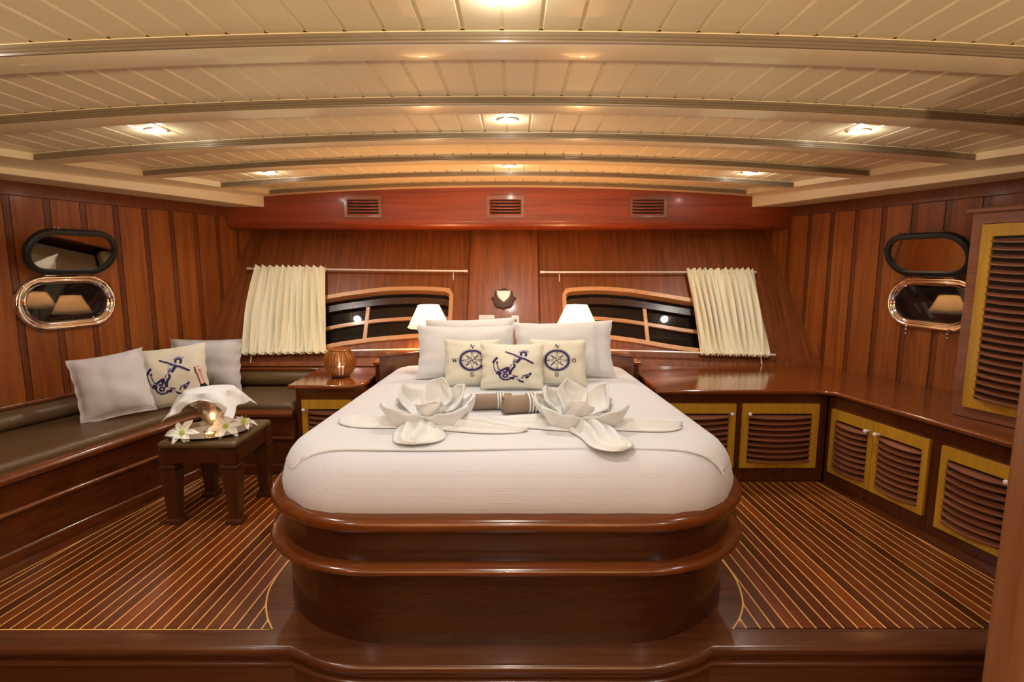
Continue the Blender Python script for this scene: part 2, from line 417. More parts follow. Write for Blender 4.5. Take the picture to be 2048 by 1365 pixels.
# central column on the transom
g = G(); zc0, zc1 = 0.60, 1.72
P = [T(x, z, of) for of in (0.0, 0.06) for z in (zc0, zc1) for x in (-0.325, 0.255)]
g.quadmesh(P, [(0, 2, 3, 1), (4, 5, 7, 6), (0, 1, 5, 4), (2, 6, 7, 3), (0, 4, 6, 2), (1, 3, 7, 5)])
struct(obj('column', g, M['transom'], bevel=0.012, seg=3), 'broad mahogany pillar panel between the two windows behind the bed', 'pillar')

# valance box under the ceiling
prof = [(4.95, 2.07), (4.63, 2.07), (4.63, 1.75), (4.632, 1.725), (4.645, 1.70), (4.67, 1.688), (4.72, 1.685), (4.95, 1.685)]
rings = []
xe = [-2.46, -2.40, -2.34, -2.31] + [-2.2+4.4*i/20 for i in range(21)] + [2.31, 2.34, 2.40, 2.46]
for x in xe:
    e = max(0, abs(x)-2.28); back = 0.0 if e == 0 else 0.18*(1-sqrt(max(0, 1-(e/0.19)**2)))
    rings.append([(x, y+(back if y < 4.9 else 0), min(z, camz(x)+0.04)) for y, z in prof])
vb = struct(obj('trim_3', loft(rings, closed=False), 'valance', angle=50))

# ------------------------------------------------------------------ ceiling
base = G().grid(lambda u, v: ((-3.9+7.8*u), YB0+(4.95-YB0)*v, camz(-3.9+7.8*u)+0.075), 40, 1, flip=True)
ceil = struct(obj('ceiling', base, 'lgap'))
beams = [(-1.90, -1.80)]+[(1.065-0.603*k, 1.065-0.603*k+0.125) for k in range(5, -1, -1)]+[(1.668, 1.793), (2.28, 2.405), (2.877, 3.0), (3.46, 3.585), (4.05, 4.165), (4.53, 4.66)]
def xend(y): return 2.37-0.28*(y-2.9)
for y0, y1 in beams:
    top = 0.06
    pf = [(y0, top), (y0, 0.030), (y0-0.004, 0.028), (y0-0.004, 0.021), (y0, 0.019), (y0, 0.013), (y0-0.003, 0.011), (y0-0.003, 0.006), (y0+0.002, 0.001), (y0+0.006, 0.0), (y1-0.003, 0.0), (y1, 0.003), (y1, top)]
    xe_ = 3.4 if y1 < 1.0 else xend(y1)+0.25
    rings = []
    n = 40
    for i in range(n+1):
        x = -xe_+2*xe_*i/n
        rings.append([(x, y, camz(x)+z) for y, z in pf])
    o = obj('beam', loft(rings, closed=False), 'creamb', ceil, angle=25)
    if y1 > 1.0:
        xm_ = min(xe_, xend(y0)-0.005) if y1 > 1.2 else xe_
        mp_ = [(y0-0.001, 0.031), (y0-0.007, 0.031), (y0-0.007, 0.022), (y0-0.005, 0.020), (y0-0.008, 0.017), (y0-0.008, 0.012), (y0-0.006, 0.010), (y0-0.008, 0.007), (y0-0.007, 0.002), (y0-0.002, 0.0002)]
        rings = [[(x, y, camz(x)+z) for y, z in mp_] for x in [-xm_+2*xm_*i/n for i in range(n+1)]]
        obj('beam_moulding', loft(rings, closed=False), 'tan', ceil, angle=25)
# planks in every bay, one object each, shared mesh per bay
for (a0, a1), (b0, b1) in zip(beams, beams[1:]):
    L = b0-a1
    me = mesh('ceiling_plank', loft([[(x, y, z) for x, z in ((-0.0555, 0.008), (-0.0545, 0.007), (-0.0485, 0.0), (0.0485, 0.0), (0.0545, 0.007), (0.0555, 0.008))] for y in (0, L)], closed=False), 'cream', smooth=False)
    ks = range(-24, 24) if b0 > 1.0 else range(-28, 28, 1)
    if b0 < 0.9:   # bays behind and above the camera: one sheet
        g = G().grid(lambda u, v: (-3.3+6.6*u, a1+L*v, camz(-3.3+6.6*u)+0.036), 30, 1, flip=True)
        obj('ceiling_sheet', g, 'cream', ceil); continue
    for k in ks:
        x = 0.012+0.111*(k+0.5)
        if abs(x) > xend(a1)+0.12: continue
        o = bpy.data.objects.new('plank', me); C.objects.link(o); o.parent = ceil
        o.location = (x, a1, camz(x)+0.036); o.rotation_euler = (0, math.atan(2*x/54.7), 0)
    # small dark notches where the joints meet the beam
    g = G()
    for k in ks:
        x = 0.012+0.111*k
        if abs(x) > xend(b0): continue
        g.quadmesh([(x-0.007, b0-0.006, camz(x)+0.0345), (x+0.007, b0-0.006, camz(x)+0.0345), (x+0.003, b0-0.016, camz(x)+0.0355), (x-0.003, b0-0.016, camz(x)+0.0355)], [(0, 1, 2, 3)])
    nt_ = obj('joint_notch', g, 'gap', ceil, smooth=False); nt_['kind'] = 'stuff'
# side soffits: flush with the beams, then a fascia and an underside back to the wall
def xA(y): return 1.98+0.345*(4.7-y)
for s_ in (-1, 1):
    rows = []
    ny = 24
    for j in range(ny+1):
        y = 0.9+(4.68-0.9)*j/ny
        xe1 = xend(y); xa = min(xA(y), wallx(y)-0.1)
        xe1 = min(xe1, xa-0.03)
        row = [(s_*xe1, y, camz(xe1)+0.05), (s_*xe1, y, camz(xe1)+0.001)]
        for t in (0.25, 0.5, 0.75, 0.95): x = xe1+(xa-xe1)*t; row.append((s_*x, y, camz(x)-0.0005))
        zf = min(1.862, camz(xa)-0.014)
        row += [(s_*xa, y, camz(xa)-0.004), (s_*(xa+0.002), y, zf+0.003), (s_*(xa+0.006), y, zf), (s_*(wallx(y)+0.01), y, zf+0.003)]
        rows.append(row)
    g = loft(rows, closed=False)
    n = len(rows[0]); g.f.append(tuple(ny*n+i for i in range(n)) )
    obj('soffit', g, 'cream', ceil, angle=30)
# end wall of the soffit box against the valance is closed by the valance itself

# ------------------------------------------------------------------ floor: platform, margins, curved planks
lf = G().box(-4, 4, YB0, 2.2, -0.36, -0.32)
struct(obj('floor', lf, 'floorm'))
def nose(x, off=0.0):
    ax = abs(x-0.003)
    if ax > 0.775: return 1.850+off
    if ax < 0.50: return 1.757+off
    t = (0.775-ax)/0.275
    return 1.850-0.093*sin(pi/2*t)**0.8+off
platform = G()
nx = [-3.4, -2.5, -1.6, -1.0, -0.9005, -0.8995] + [-0.78+1.566*i/60 for i in range(61)] + [0.8995, 0.9005, 1.0, 1.6, 2.5, 3.4]
poly = [(x, nose(x, 0.03)) for x in nx]+[(3.4, 4.6), (-3.4, 4.6)]
fl2 = struct(obj('floor_platform', G().prism(poly, -0.32, -0.006), 'floorm', smooth=False), 'raised wooden platform that carries the bed', 'platform')
def front_in(x): return 1.952+0.003*x
# front margin board with rounded nosing
fb = []
for x in nx:
    yb_ = front_in(x) if abs(x) > 0.9 else 1.90
    fb.append((x, nose(x), yb_))
rings = []
for x, ya, yb_ in fb:
    rings.append([(x, ya+0.035, -0.04), (x, ya+0.006, -0.04), (x, ya-0.004, -0.034), (x, ya-0.009, -0.022), (x, ya-0.006, -0.009), (x, ya+0.002, -0.002), (x, ya+0.012, 0.0), (x, yb_, 0.0), (x, yb_, -0.006)])
obj('margin_board', loft(rings, closed=False), 'floorm', fl2, angle=60)
# riser mouldings
rings = [[(x, nose(x, 0.028), -0.075), (x, nose(x, 0.016), -0.08), (x, nose(x, 0.013), -0.088), (x, nose(x, 0.022), -0.10), (x, nose(x, 0.028), -0.102)] for x in nx]
obj('riser_moulding', loft(rings, closed=False), 'floorm', fl2, angle=60)
ARC_R = [(1.90, 0.86), (1.965, 0.907), (2.01, 0.945), (2.068, 0.981), (2.11, 1.002), (2.166, 1.021), (2.225, 1.035), (2.284, 1.044), (2.365, 1.048), (2.6, 1.035), (3.6, 1.0)]
ARC_L = [(1.90, 0.86), (1.945, 0.887), (2.016, 0.938), (2.07, 0.968), (2.111, 0.987), (2.17, 1.008), (2.226, 1.022), (2.328, 1.031), (2.414, 1.03), (2.6, 1.02), (3.6, 0.98)]
def bord(side, y): return (2.006+0.163*(3.40-y)) if side > 0 else (2.074+0.184*(3.117-y))
def arc(side, y): return lerp(ARC_R if side > 0 else ARC_L, y)
def face(side, y): return (2.05+0.23*(3.44-y)) if side > 0 else (2.146+0.26*(3.06-y))
GAP = 0.0033
for side in (1, -1):
    yf = 1.952; yb_ = 3.405 if side > 0 else 3.53
    NY = 60; ys = [yf+(yb_-yf)*(i/NY)**1.7 for i in range(NY+1)]
    g = G(); g.quadmesh([p for y in ys for p in ((side*(arc(side, y)-0.008), y-(0.004 if y == ys[0] else 0), -0.0008), (side*(bord(side, y)+0.008), y-(0.004 if y == ys[0] else 0), -0.0008))],
                        [((2*i, 2*i+1, 2*i+3, 2*i+2) if side > 0 else (2*i, 2*i+2, 2*i+3, 2*i+1)) for i in range(NY)])
    ck = obj('inlay', g, 'caulk', fl2, smooth=False); ck['kind'] = 'stuff'
    x00 = 1.327 if side > 0 else 1.255
    def xl(x0, y): return x0-0.045*(x0/1.5)**2*(y-1.96)
    for k in range(-9, 24):
        xa0, xb0 = x00+0.0541*k+GAP, x00+0.0541*(k+1)-GAP
        strip = []
        for y in [yf+0.006]+ys[1:]:
            a = max(xl(xa0, y), arc(side, y)); b_ = min(xl(xb0, y), bord(side, y))
            if b_-a > 0.0008: strip.append((y, a, b_))
            elif strip: break
        if len(strip) < 2: continue
        g = G()
        for y, a, b_ in strip: g.v += [(side*a, y, -0.005), (side*a, y, 0), (side*b_, y, 0), (side*b_, y, -0.005)]
        for i in range(len(strip)-1):
            for j in range(3):
                q = (4*i+j, 4*i+j+1, 4*i+j+5, 4*i+j+4); g.f.append(q if side < 0 else q[::-1])
        obj('plank', g, 'plank', fl2, smooth=False)
    # margin beside the bed and margin along the furniture
    g = G(); ys2 = [1.90, 1.9515, 1.952]+[1.96+0.02*i for i in range(22)]+[2.6, 3.0, 3.6]
    ax_ = lambda y: 0.90 if y < 1.9518 else arc(side, y)-0.007
    for y in ys2: g.v += [(side*0.55, y, 0), (side*ax_(y), y, 0), (side*ax_(y), y, -0.006)]
    for i in range(len(ys2)-1):
        for j in range(2): q = (3*i+j, 3*i+j+1, 3*i+j+4, 3*i+j+3); g.f.append(q[::-1] if side < 0 else q)
    obj('margin_board', g, 'floorm', fl2, smooth=False)
    g = G()
    for y in (1.9, 2.3, 2.8, 3.2, 3.44, 3.6): g.v += [(side*(bord(side, y)+0.007), y, -0.006), (side*(bord(side, y)+0.007), y, 0), (side*(face(side, y)+0.08), y, 0)]
    for i in range(5):
        for j in range(2): q = (3*i+j, 3*i+j+1, 3*i+j+4, 3*i+j+3); g.f.append(q[::-1] if side < 0 else q)
    obj('margin_board', g, M['caby'], fl2, smooth=False)
    g = G().box(side*0.9, side*2.4, yb_+0.004, yb_+0.25, -0.005, 0.0)
    obj('margin_board', g, M['cabx'], fl2, smooth=False)

# foreground door post at the right
g = G(); px0 = 1.545
g.prism([(px0, 1.50), (px0+0.012, 1.475), (px0+0.05, 1.46), (px0+0.30, 1.46), (px0+0.30, 1.60), (px0, 1.60)], -0.32, 2.02)
struct(obj('door_frame', g, wood('mahogany door post', (0.22, 0.085, 0.03), (0.34, 0.145, 0.06), 'z', rough=0.35), bevel=0.01, seg=3), 'mahogany door post in the right foreground', 'door frame')

# ------------------------------------------------------------------ bed
BX = 0.015
def taper(P, z, k=0.035): return [(BX+(x-BX)*(1-k*max(0, y-2.1)), y, z) for x, y in P]
bed = thing('bed', 'polished mahogany bed base with rounded foot in the middle of the cabin', 'bed', (BX, 2.7, 0))
def bring(off, z, hw=0.985, yf=1.795, r=0.50): return taper(rrect(BX, hw-off, yf+off, 3.62, r-off), z)
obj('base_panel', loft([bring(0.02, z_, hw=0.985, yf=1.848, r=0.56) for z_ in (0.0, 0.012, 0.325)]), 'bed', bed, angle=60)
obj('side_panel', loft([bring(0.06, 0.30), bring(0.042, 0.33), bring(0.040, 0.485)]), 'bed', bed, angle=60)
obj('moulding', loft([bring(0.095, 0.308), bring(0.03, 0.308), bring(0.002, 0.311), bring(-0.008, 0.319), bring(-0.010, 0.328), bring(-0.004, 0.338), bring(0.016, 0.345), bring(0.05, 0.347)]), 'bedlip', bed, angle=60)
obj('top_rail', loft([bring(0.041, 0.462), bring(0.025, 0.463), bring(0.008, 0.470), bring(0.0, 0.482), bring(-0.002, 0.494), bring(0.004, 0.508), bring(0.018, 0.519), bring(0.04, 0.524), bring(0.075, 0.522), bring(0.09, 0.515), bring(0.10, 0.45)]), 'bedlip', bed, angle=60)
g = G(); g.prism([(p[0], p[1]) for p in bring(0.11, 0)], 0.40, 0.455)
obj('slat_deck', g, 'bed', bed)
# headboard with angled wings
for s_ in (-1, 1):
    cx_ = 0.0 if s_ < 0 else 0.0
    a = (s_*0.848+0.0, 3.60); b_ = (s_*0.60, 3.76)
    dx, dy = b_[0]-a[0], b_[1]-a[1]; L_ = hypot(dx, dy); nx_, ny_ = -dy/L_*s_*-1, dx/L_*s_*-1
    t_ = 0.035
    g = G().prism([a, b_, (b_[0]+nx_*-t_*0, b_[1]+t_), (a[0], a[1]+t_)], 0.40, 0.788)
    wg = obj('headboard_wing', g, 'cabx', bed, bevel=0.006)
    g = G().prism([(a[0]+s_*0.008, a[1]-0.008), (b_[0], b_[1]-0.008), (b_[0], b_[1]+t_+0.006), (a[0]+s_*0.008, a[1]+t_+0.006)], 0.782, 0.800)
    obj('cap', g, 'bedlip', wg, bevel=0.006)
g = G().box(-0.602, 0.602, 3.76, 3.80, 0.40, 0.80)
obj('headboard', g, 'cabx', bed, bevel=0.006)
# shelf cabinet behind the headboard
sh = thing('shelf_unit', 'low mahogany shelf between headboard and transom where the lamps stand', 'shelf', (0, 4.0, 0))
obj('body', G().prism([(-0.93, 3.82), (0.93, 3.82), (0.93, 4.22), (-0.93, 4.22)], 0.0, 0.69), 'cabx', sh)
obj('shelf_top', G().box(-0.945, 0.945, 3.81, 4.27, 0.69, 0.715), 'top', sh, bevel=0.006)

# mattress, ribbed cover
def mring(d, z, hw=0.915, yf=1.838, r=0.37): return taper(rrect(BX+0.008, hw-d, yf+d, 3.60, max(0.05, r-d)), z, 0.075)
prof = [(0.035, 0.46), (0.012, 0.50), (0.003, 0.53), (0.0, 0.56), (0.004, 0.59), (0.012, 0.62), (0.024, 0.648), (0.042, 0.675), (0.066, 0.697), (0.095, 0.712), (0.135, 0.721), (0.19, 0.725), (0.27, 0.727)]
rings = []
for d, z in prof:
    rg = mring(d, z)
    rings.append([(x+(0.004*sin(x*23+z*40)*sin(y*17) if 0.46 < z < 0.6 else 0), y+(0.003*sin(x*31)+0.003*sin(x*57+1) if 0.47 < z < 0.62 and y < 2.3 else 0), zz) for x, y, zz in rg])
mt = obj('mattress', loft(rings, cap_top=True), 'ribbed', angle=60)
tag(mt, 'thick white mattress in a ribbed cover lying in the wooden bed base', 'mattress')
# folded top sheet lying on the mattress, its front hem reaching almost to the foot
def prof_z(d): return lerp([(a, b_) for a, b_ in prof[3:]], d)
rings = []
for off, e in ((0.000, -0.002), (0.004, 0.004), (0.012, 0.007)):
    pass
def sheet_ring(d, lift):
    P = rrect(BX+0.008, 0.915-d, 1.838+d, 3.59, max(0.05, 0.37-d)); return taper(P, prof_z(d)+lift, 0.075)
ds = [0.016, 0.03, 0.052, 0.080, 0.11, 0.15, 0.20, 0.27]
rr_ = [[(x, max(y, 1.958+0.010*sin(x*5)), z) for x, y, z in sheet_ring(d, 0.007)] for d in ds]
rr_ = [[(x, y, z-0.0075) for x, y, z in rr_[0]]]+rr_
def fixz(p):
    return p
g = loft(rr_, cap_top=True)
g.v = [(x, y, (min(z, 0.7355) if y > 1.9 else z)) for x, y, z in g.v]
def surf_z(x, y, hw=0.915, yf=1.838, r=0.37):
    ax = abs(x-BX-0.008)
    d = r-hypot(ax-(hw-r), yf+r-y) if (ax > hw-r and y < yf+r) else min(hw-ax, y-yf)
    return prof_z(max(0, d))
# raise the cut front edge to follow the mattress top
nv = []
for x, y, z in g.v:
    if y < 1.975: z = surf_z(x, y)+0.0065
    nv.append((x, y, z))
g.v = nv
ts = obj('top_sheet', g, 'sheet', angle=70)
tag(ts, 'smooth white sheet spread over the mattress with a straight hem near the foot', 'sheet')
g = G().tube([(x_, 1.958+0.010*sin(x_*5)-0.001, surf_z(x_, 1.958)+0.004) for x_ in [BX+0.018-0.79+1.58*i/60 for i in range(61)]], 0.0045, 6)
obj('hem', g, 'sheet', ts, world=False)

# ------------------------------------------------------------------ soft goods
def pillow_pt(u, v, W, H, Tk, pinch=0.05, flange=0.0, side=1, seed=0):
    """u,v in [-1,1]; returns local x, z, thickness y"""
    x = W/2*u*(1-pinch*(1-v*v)); z = H/2*v*(1-pinch*(1-u*u))
    fu = min(1.0, abs(u)/(1-flange)); fv = min(1.0, abs(v)/(1-flange))
    t = max(0.0, (1-fu**2.6)*(1-fv**2.6))**0.55
    wr = 0.0
    for k in range(5):
        a = seed*1.7+k*2.1; wr += sin((u*cos(a)+v*sin(a))*(5+2*k)+a*3)*0.0035/(1+k*0.5)
    edge = 0.004*sin(u*14+seed)*abs(v)**6+0.004*sin(v*15+seed*2)*abs(u)**6
    y = -side*(Tk/2*t+wr*min(1, t*2)+0.0025)+edge
    return (x+edge*0.5, y, z+H/2)
def pillow(name, label, loc, W, H, Tk, lean, yaw=0, roll=0, mat='white', group=None, cat='pillow', flange=0.0, pinch=0.075, seed=0):
    mtx = Mx.Translation(V(loc)) @ Mx.Rotation(yaw, 4, 'Z') @ Mx.Rotation(-lean, 4, 'X') @ Mx.Rotation(roll, 4, 'Y')
    r = thing(name, label, cat, loc, 0, group); r.matrix_basis = mtx
    n = 26
    f = lambda s_: (lambda a, b_: pillow_pt(2*a-1, 2*b_-1, W, H, Tk, pinch, flange, s_, seed))
    g = G().grid(f(1), n, n); g.grid(f(-1), n, n, flip=True)
    # rim
    E = [(i/n, 0) for i in range(n)]+[(1, i/n) for i in range(n)]+[(1-i/n, 1) for i in range(n)]+[(0, 1-i/n) for i in range(n)]
    o = obj('cover', loft([[f(-1)(*e) for e in E], [f(1)(*e) for e in E]]).quadmesh(g.v, g.f), mat, r, world=False, angle=80)
    if flange:
        k = 1-flange
        P = []
        for i in range(4*20):
            t = i/20; s4 = int(t) % 4; q = (t-int(t))*2-1
            u, v = [(q*k, -k), (k, q*k), (-q*k, k), (-k, -q*k)][s4]
            p = V(pillow_pt(u, v, W, H, Tk, pinch, flange, 1, seed)); P.append(p+V((0, -0.0015, 0)))
        obj('piping', G().tube(P, 0.0042, 5, closed=True), mat, r, world=False)
    return r, (lambda u, v, off=0.0012: V(pillow_pt(u, v, W, H, Tk, pinch, flange, 1, seed))+V((0, -off, 0)))
def stroke(g, S, pts, w, off=0.0012, closed=False, wv=None):
    """flat printed stroke following the cloth surface; pts in pillow uv, w in uv units"""
    P = [V((p[0], p[1])) for p in pts]
    # resample
    Q = []
    for a, b_ in zip(P, P[1:]+([P[0]] if closed else [])):
        n = max(1, int((b_-a).length/0.05))
        for i in range(n): Q.append(a+(b_-a)*i/n)
    if not closed: Q.append(P[-1])
    N = len(Q); base = len(g.v)
    for i, p in enumerate(Q):
        t = (Q[(i+1) % N]-Q[i-1]) if closed else (Q[min(i+1, N-1)]-Q[max(i-1, 0)])
        if t.length < 1e-6: t = V((1, 0))
        t.normalize(); nn = V((-t.y, t.x)); ww = w/2*((wv(i/max(1, N-1))) if wv else 1)
        g.v.append(tuple(S(*(p+nn*ww), off))); g.v.append(tuple(S(*(p-nn*ww), off)))
    for i in range(N if closed else N-1):
        a = base+2*i; b_ = base+2*((i+1) % N); g.f.append((a, a+1, b_+1, b_))
ANCH_N = [  # navy strokes in picture units of a 1740-wide detail
 ([(1080, 430), (1010, 530), (960, 600)], 62), ([(905, 640), (915, 720), (850, 800), (810, 880)], 46), ([(950, 480), (905, 560), (895, 620)], 24),
 ([(830, 640), (790, 760), (745, 830)], 14), ([(680, 230), (790, 285), (890, 325), (960, 390), (1080, 440)], 34), ([(1080, 440), (1200, 490), (1320, 570), (1400, 620)], 44),
 ([(1075, 360), (1075, 280), (1140, 250), (1200, 280), (1210, 340), (1180, 390)], 46), ([(475, 425), (400, 510), (352, 600)], 48),
 ([(368, 610), (375, 720), (410, 850), (470, 930)], 18), ([(450, 560), (470, 625)], 40), ([(455, 640), (490, 770), (540, 860)], 18),
 ([(450, 900), (530, 930), (500, 980)], 90), ([(530, 865), (640, 805), (740, 750), (765, 860)], 50), ([(740, 760), (700, 900), (600, 900)], 44), ([(800, 850), (790, 980)], 60),
 ([(610, 1010), (660, 955), (730, 990), (720, 1050), (650, 1060), (610, 1010)], 44), ([(510, 960), (560, 1080), (640, 1145), (740, 1140), (830, 1090), (880, 1070)], 34),
 ([(770, 1110), (880, 1070), (850, 1130)], 60), ([(860, 1010), (940, 1030), (995, 1050)], 26), ([(1345, 915), (1290, 960)], 44), ([(1130, 1010), (1230, 975), (1330, 925)], 22),
 ([(1250, 1010), (1200, 1085)], 58), ([(1340, 940), (1250, 1060)], 22), ([(1095, 1110), (1140, 1010)], 22), ([(1000, 1140), (1060, 1190), (1140, 1210)], 40)]
ANCH_V = [([(1020, 260), (1110, 215), (1190, 205), (1270, 260)], 40), ([(900, 430), (880, 540), (870, 660)], 26), ([(950, 330), (1010, 400), (1100, 400)], 40), ([(860, 1040), (960, 1090), (1000, 1140)], 30),
 ([(640, 780), (600, 860)], 24), ([(1180, 1010), (1270, 990), (1310, 960)], 30), ([(560, 1060), (640, 1110), (740, 1110)], 30)]
def anchor_print(r, S, cx_, cy_, sx, sy, rot=0.0):
    def mp(p):
        x, y = (p[0]-cx_)/sx, -(p[1]-cy_)/sy
        return (x*cos(rot)-y*sin(rot), x*sin(rot)+y*cos(rot))
    g = G()
    for pts, w_ in ANCH_V: stroke(g, S, [mp(p) for p in pts], w_*1.3/sx, 0.0012)
    obj('print_shading', g, 'ink2', r, world=False, smooth=False)['kind'] = 'stuff'
    g = G()
    for pts, w_ in ANCH_N: stroke(g, S, [mp(p) for p in pts], w_*1.35/sx, 0.0018)
    obj('anchor_print', g, 'ink', r, world=False, smooth=False)
def circ(cx_, cy_, r_, n=48): return [(cx_+r_*cos(2*pi*i/n), cy_+r_*sin(2*pi*i/n)) for i in range(n)]
LET = {'N': [[(-.8, -1), (-.8, 1)], [(-.8, 1), (.8, -1)], [(.8, -1), (.8, 1)], [(-1.15, 1), (-.6, 1)], [(-1.1, -1), (-.5, -1)], [(.5, 1), (1.1, 1)]],
       'S': [[(.75, .65), (.5, .95), (-.2, 1), (-.7, .7), (-.6, .2), (0, 0), (.6, -.2), (.75, -.65), (.3, -1), (-.4, -.95), (-.8, -.55)], [(.78, 1.0), (.75, .5)], [(-.8, -1), (-.8, -.5)]],
       'W': [[(-1.1, 1), (-.55, -1)], [(-.55, -1), (0, .8)], [(0, .8), (.55, -1)], [(.55, -1), (1.1, 1)], [(-1.4, 1), (-.8, 1)], [(.8, 1), (1.4, 1)], [(-.3, 1), (.3, 1)]],
       'O': [[(cos(2*pi*i/16)*.85, sin(2*pi*i/16)) for i in range(17)]]}
def compass_print(r, S, cx_=0.0, cy_=0.0, rad=0.50, tilt=0.0):
    g = G()
    stroke(g, S, circ(cx_, cy_, rad*0.86), rad*0.15, closed=True)
    for i in range(56):
        a = 2*pi*i/56; stroke(g, S, [(cx_+rad*0.97*cos(a), cy_+rad*0.97*sin(a)), (cx_+rad*1.03*cos(a), cy_+rad*1.03*sin(a))], rad*0.05)
    stroke(g, S, circ(cx_, cy_, rad*0.74), rad*0.02, closed=True); stroke(g, S, circ(cx_, cy_, rad*0.94), rad*0.02, closed=True)
    for k in range(8):
        a = pi/4*k+tilt; L_ = rad*(0.93 if k % 2 == 0 else 0.66); b_ = a+pi/8; c_ = a-pi/8; q = rad*0.24
        tip = (cx_+L_*cos(a), cy_+L_*sin(a)); p1 = (cx_+q*cos(b_), cy_+q*sin(b_)); p2 = (cx_+q*cos(c_), cy_+q*sin(c_))
        stroke(g, S, [p1, tip, p2], rad*0.035)
        if k % 2: stroke(g, S, [(cx_+rad*.1*cos(a), cy_+rad*.1*sin(a)), tip], rad*0.03)
        else: stroke(g, S, [(cx_, cy_), p1], rad*0.05)
    for i in range(16):
        a = 2*pi*i/16+0.1; stroke(g, S, [(cx_+rad*0.60*cos(a), cy_+rad*0.60*sin(a)), (cx_+rad*0.70*cos(a), cy_+rad*0.70*sin(a))], rad*0.03)
    obj('compass_print', g, 'ink', r, world=False, smooth=False)
    for ch, a in (('N', pi/2), ('O', 0), ('S', -pi/2), ('W', pi)):
        ox, oy = cx_+rad*1.27*cos(a), cy_+rad*1.27*sin(a); h = rad*0.155; rt = -0.35 if ch == 'N' else 0.0
        g = G()
        for i, ln in enumerate(LET[ch]):
            thick = h*(0.55 if (ch, i) in (('N', 1), ('W', 0), ('W', 2)) else 0.42 if ch in 'SO' and i == 0 else 0.2)
            stroke(g, S, [(ox+h*(x*cos(rt)-y*sin(rt)), oy+h*(x*sin(rt)+y*cos(rt))) for x, y in ln], thick)
        obj('letter', g, 'inkb', r, world=False, smooth=False)

ZM = 0.735
pillow('pillow', 'large white pillow at the back left, its corner rising behind the front one', (-0.215, 3.38, ZM), 0.575, 0.335, 0.15, R(14), R(2), R(-1.5), group='large white bed pillows', seed=3)
pillow('pillow', 'large white pillow leaning at the left end of the row on the bed', (-0.235, 3.14, ZM), 0.58, 0.325, 0.15, R(22), R(4), R(0.5), group='large white bed pillows', seed=5)
r_, S_ = pillow('pillow', 'large white pillow at the right end of the row with a stitched band', (0.345, 3.17, ZM), 0.60, 0.345, 0.16, R(21), R(-3), R(-2.0), group='large white bed pillows', seed=8)
g = G()
for x_ in (0.62, 0.70): stroke(g, S_, [(x_, -0.9+1.8*i/12) for i in range(13)], 0.012, 0.0015)
for i in range(22): stroke(g, S_, [(0.64, -0.86+1.72*i/21), (0.68, -0.84+1.72*i/21)], 0.02, 0.0015)
obj('stitched_band', g, 'greige', r_, world=False, smooth=False)
r_, S_ = pillow('cushion', 'cream cushion with a navy compass, left of the anchor cushion', (-0.18, 2.95, ZM), 0.315, 0.262, 0.11, R(15), R(3), 0, 'creamf', 'compass cushions on the bed', 'cushion', seed=11)
compass_print(r_, S_, 0.0, 0.06, 0.50)
r_, S_ = pillow('cushion', 'cream cushion with a navy compass, right of the anchor cushion', (0.29, 2.95, ZM), 0.315, 0.262, 0.11, R(15), R(-3), 0, 'creamf', 'compass cushions on the bed', 'cushion', seed=12)
compass_print(r_, S_, -0.06, 0.06, 0.50)
r_, S_ = pillow('cushion', 'cream cushion with a navy anchor in the middle of the bed', (0.038, 2.86, ZM), 0.345, 0.252, 0.12, R(14), 0, 0, 'creamf', None, 'cushion', seed=14)
anchor_print(r_, S_, 850, 690, 790, 720)

# rolled taupe towels, a real spiral each
def towel_roll(label, c, ang, L_, rad, bands):
    r = thing('rolled_towel', label, 'towel', c, ang, 'rolled taupe towels')
    turns = 4.2; n = 84
    sp = [(rad*(0.12+0.88*(i/n))*cos(2*pi*turns*i/n-1.2), rad*(0.12+0.88*(i/n))*sin(2*pi*turns*i/n-1.2)) for i in range(n+1)]
    g = G().grid(lambda u, v: (-L_/2+L_*v+0.004*sin(u*37), sp[round(u*n)][0], sp[round(u*n)][1]+rad), n, 6)
    obj('roll', g, 'taupe', r, world=False, solid=0.0075, angle=60)
    for x_, w_ in bands:
        g = G().grid(lambda u, v: (x_-w_/2+w_*v, (rad+0.0046)*cos(2*pi*u), (rad+0.0046)*sin(2*pi*u)+rad), 32, 1, cu=True)
        obj('stripe', g, 'white', r, world=False, angle=60)
    return r
towel_roll('rolled taupe towel with white stripes, the left one, half behind the other', (-0.055, 2.47, ZM+0.004), R(8), 0.185, 0.036, ((0.026, 0.006), (0.038, 0.007), (0.051, 0.006)))
towel_roll('rolled taupe towel with white stripes, the right one, showing its spiral end', (0.098, 2.41, ZM+0.004), R(14), 0.20, 0.041, ((0.012, 0.008), (0.026, 0.009), (0.041, 0.008)))

# towel lotus flowers
def petal(g_fn, base, tip, width, cup, up=V((0, 0, 1)), curl=0.3, n=14):
    """pointed, cupped petal of folded towel between two points"""
    b_, t_ = V(base), V(tip); ax = t_-b_; L_ = ax.length; d = ax.normalized()
    sd = d.cross(up)
    if sd.length < 1e-3: sd = V((1, 0, 0))
    sd.normalize(); nn = sd.cross(d).normalized()
    def f(u, v):
        s = v; t = 2*u-1
        w_ = width*(0.30*(1-s)+sin(pi*min(1, s*0.84+0.06))**0.7*(1-0.10*s))*(1-s**9)
        p = b_+d*(L_*s)+sd*(w_*t*0.5)-nn*(cup*sin(pi*min(1, s*0.9+0.08))*(1-abs(t)**1.5))+nn*(curl*L_*(s*s-s)*0.9)
        p = p+nn*(0.004*sin(t*7+s*5)+0.006*sin(t*6.5+s*3+b_.x*70)*s+0.004*sin(s*13+t*5+b_.y*90))+sd*(0.006*sin(s*9+b_.z*60))
        return tuple(p)
    return G().grid(f, n, n)
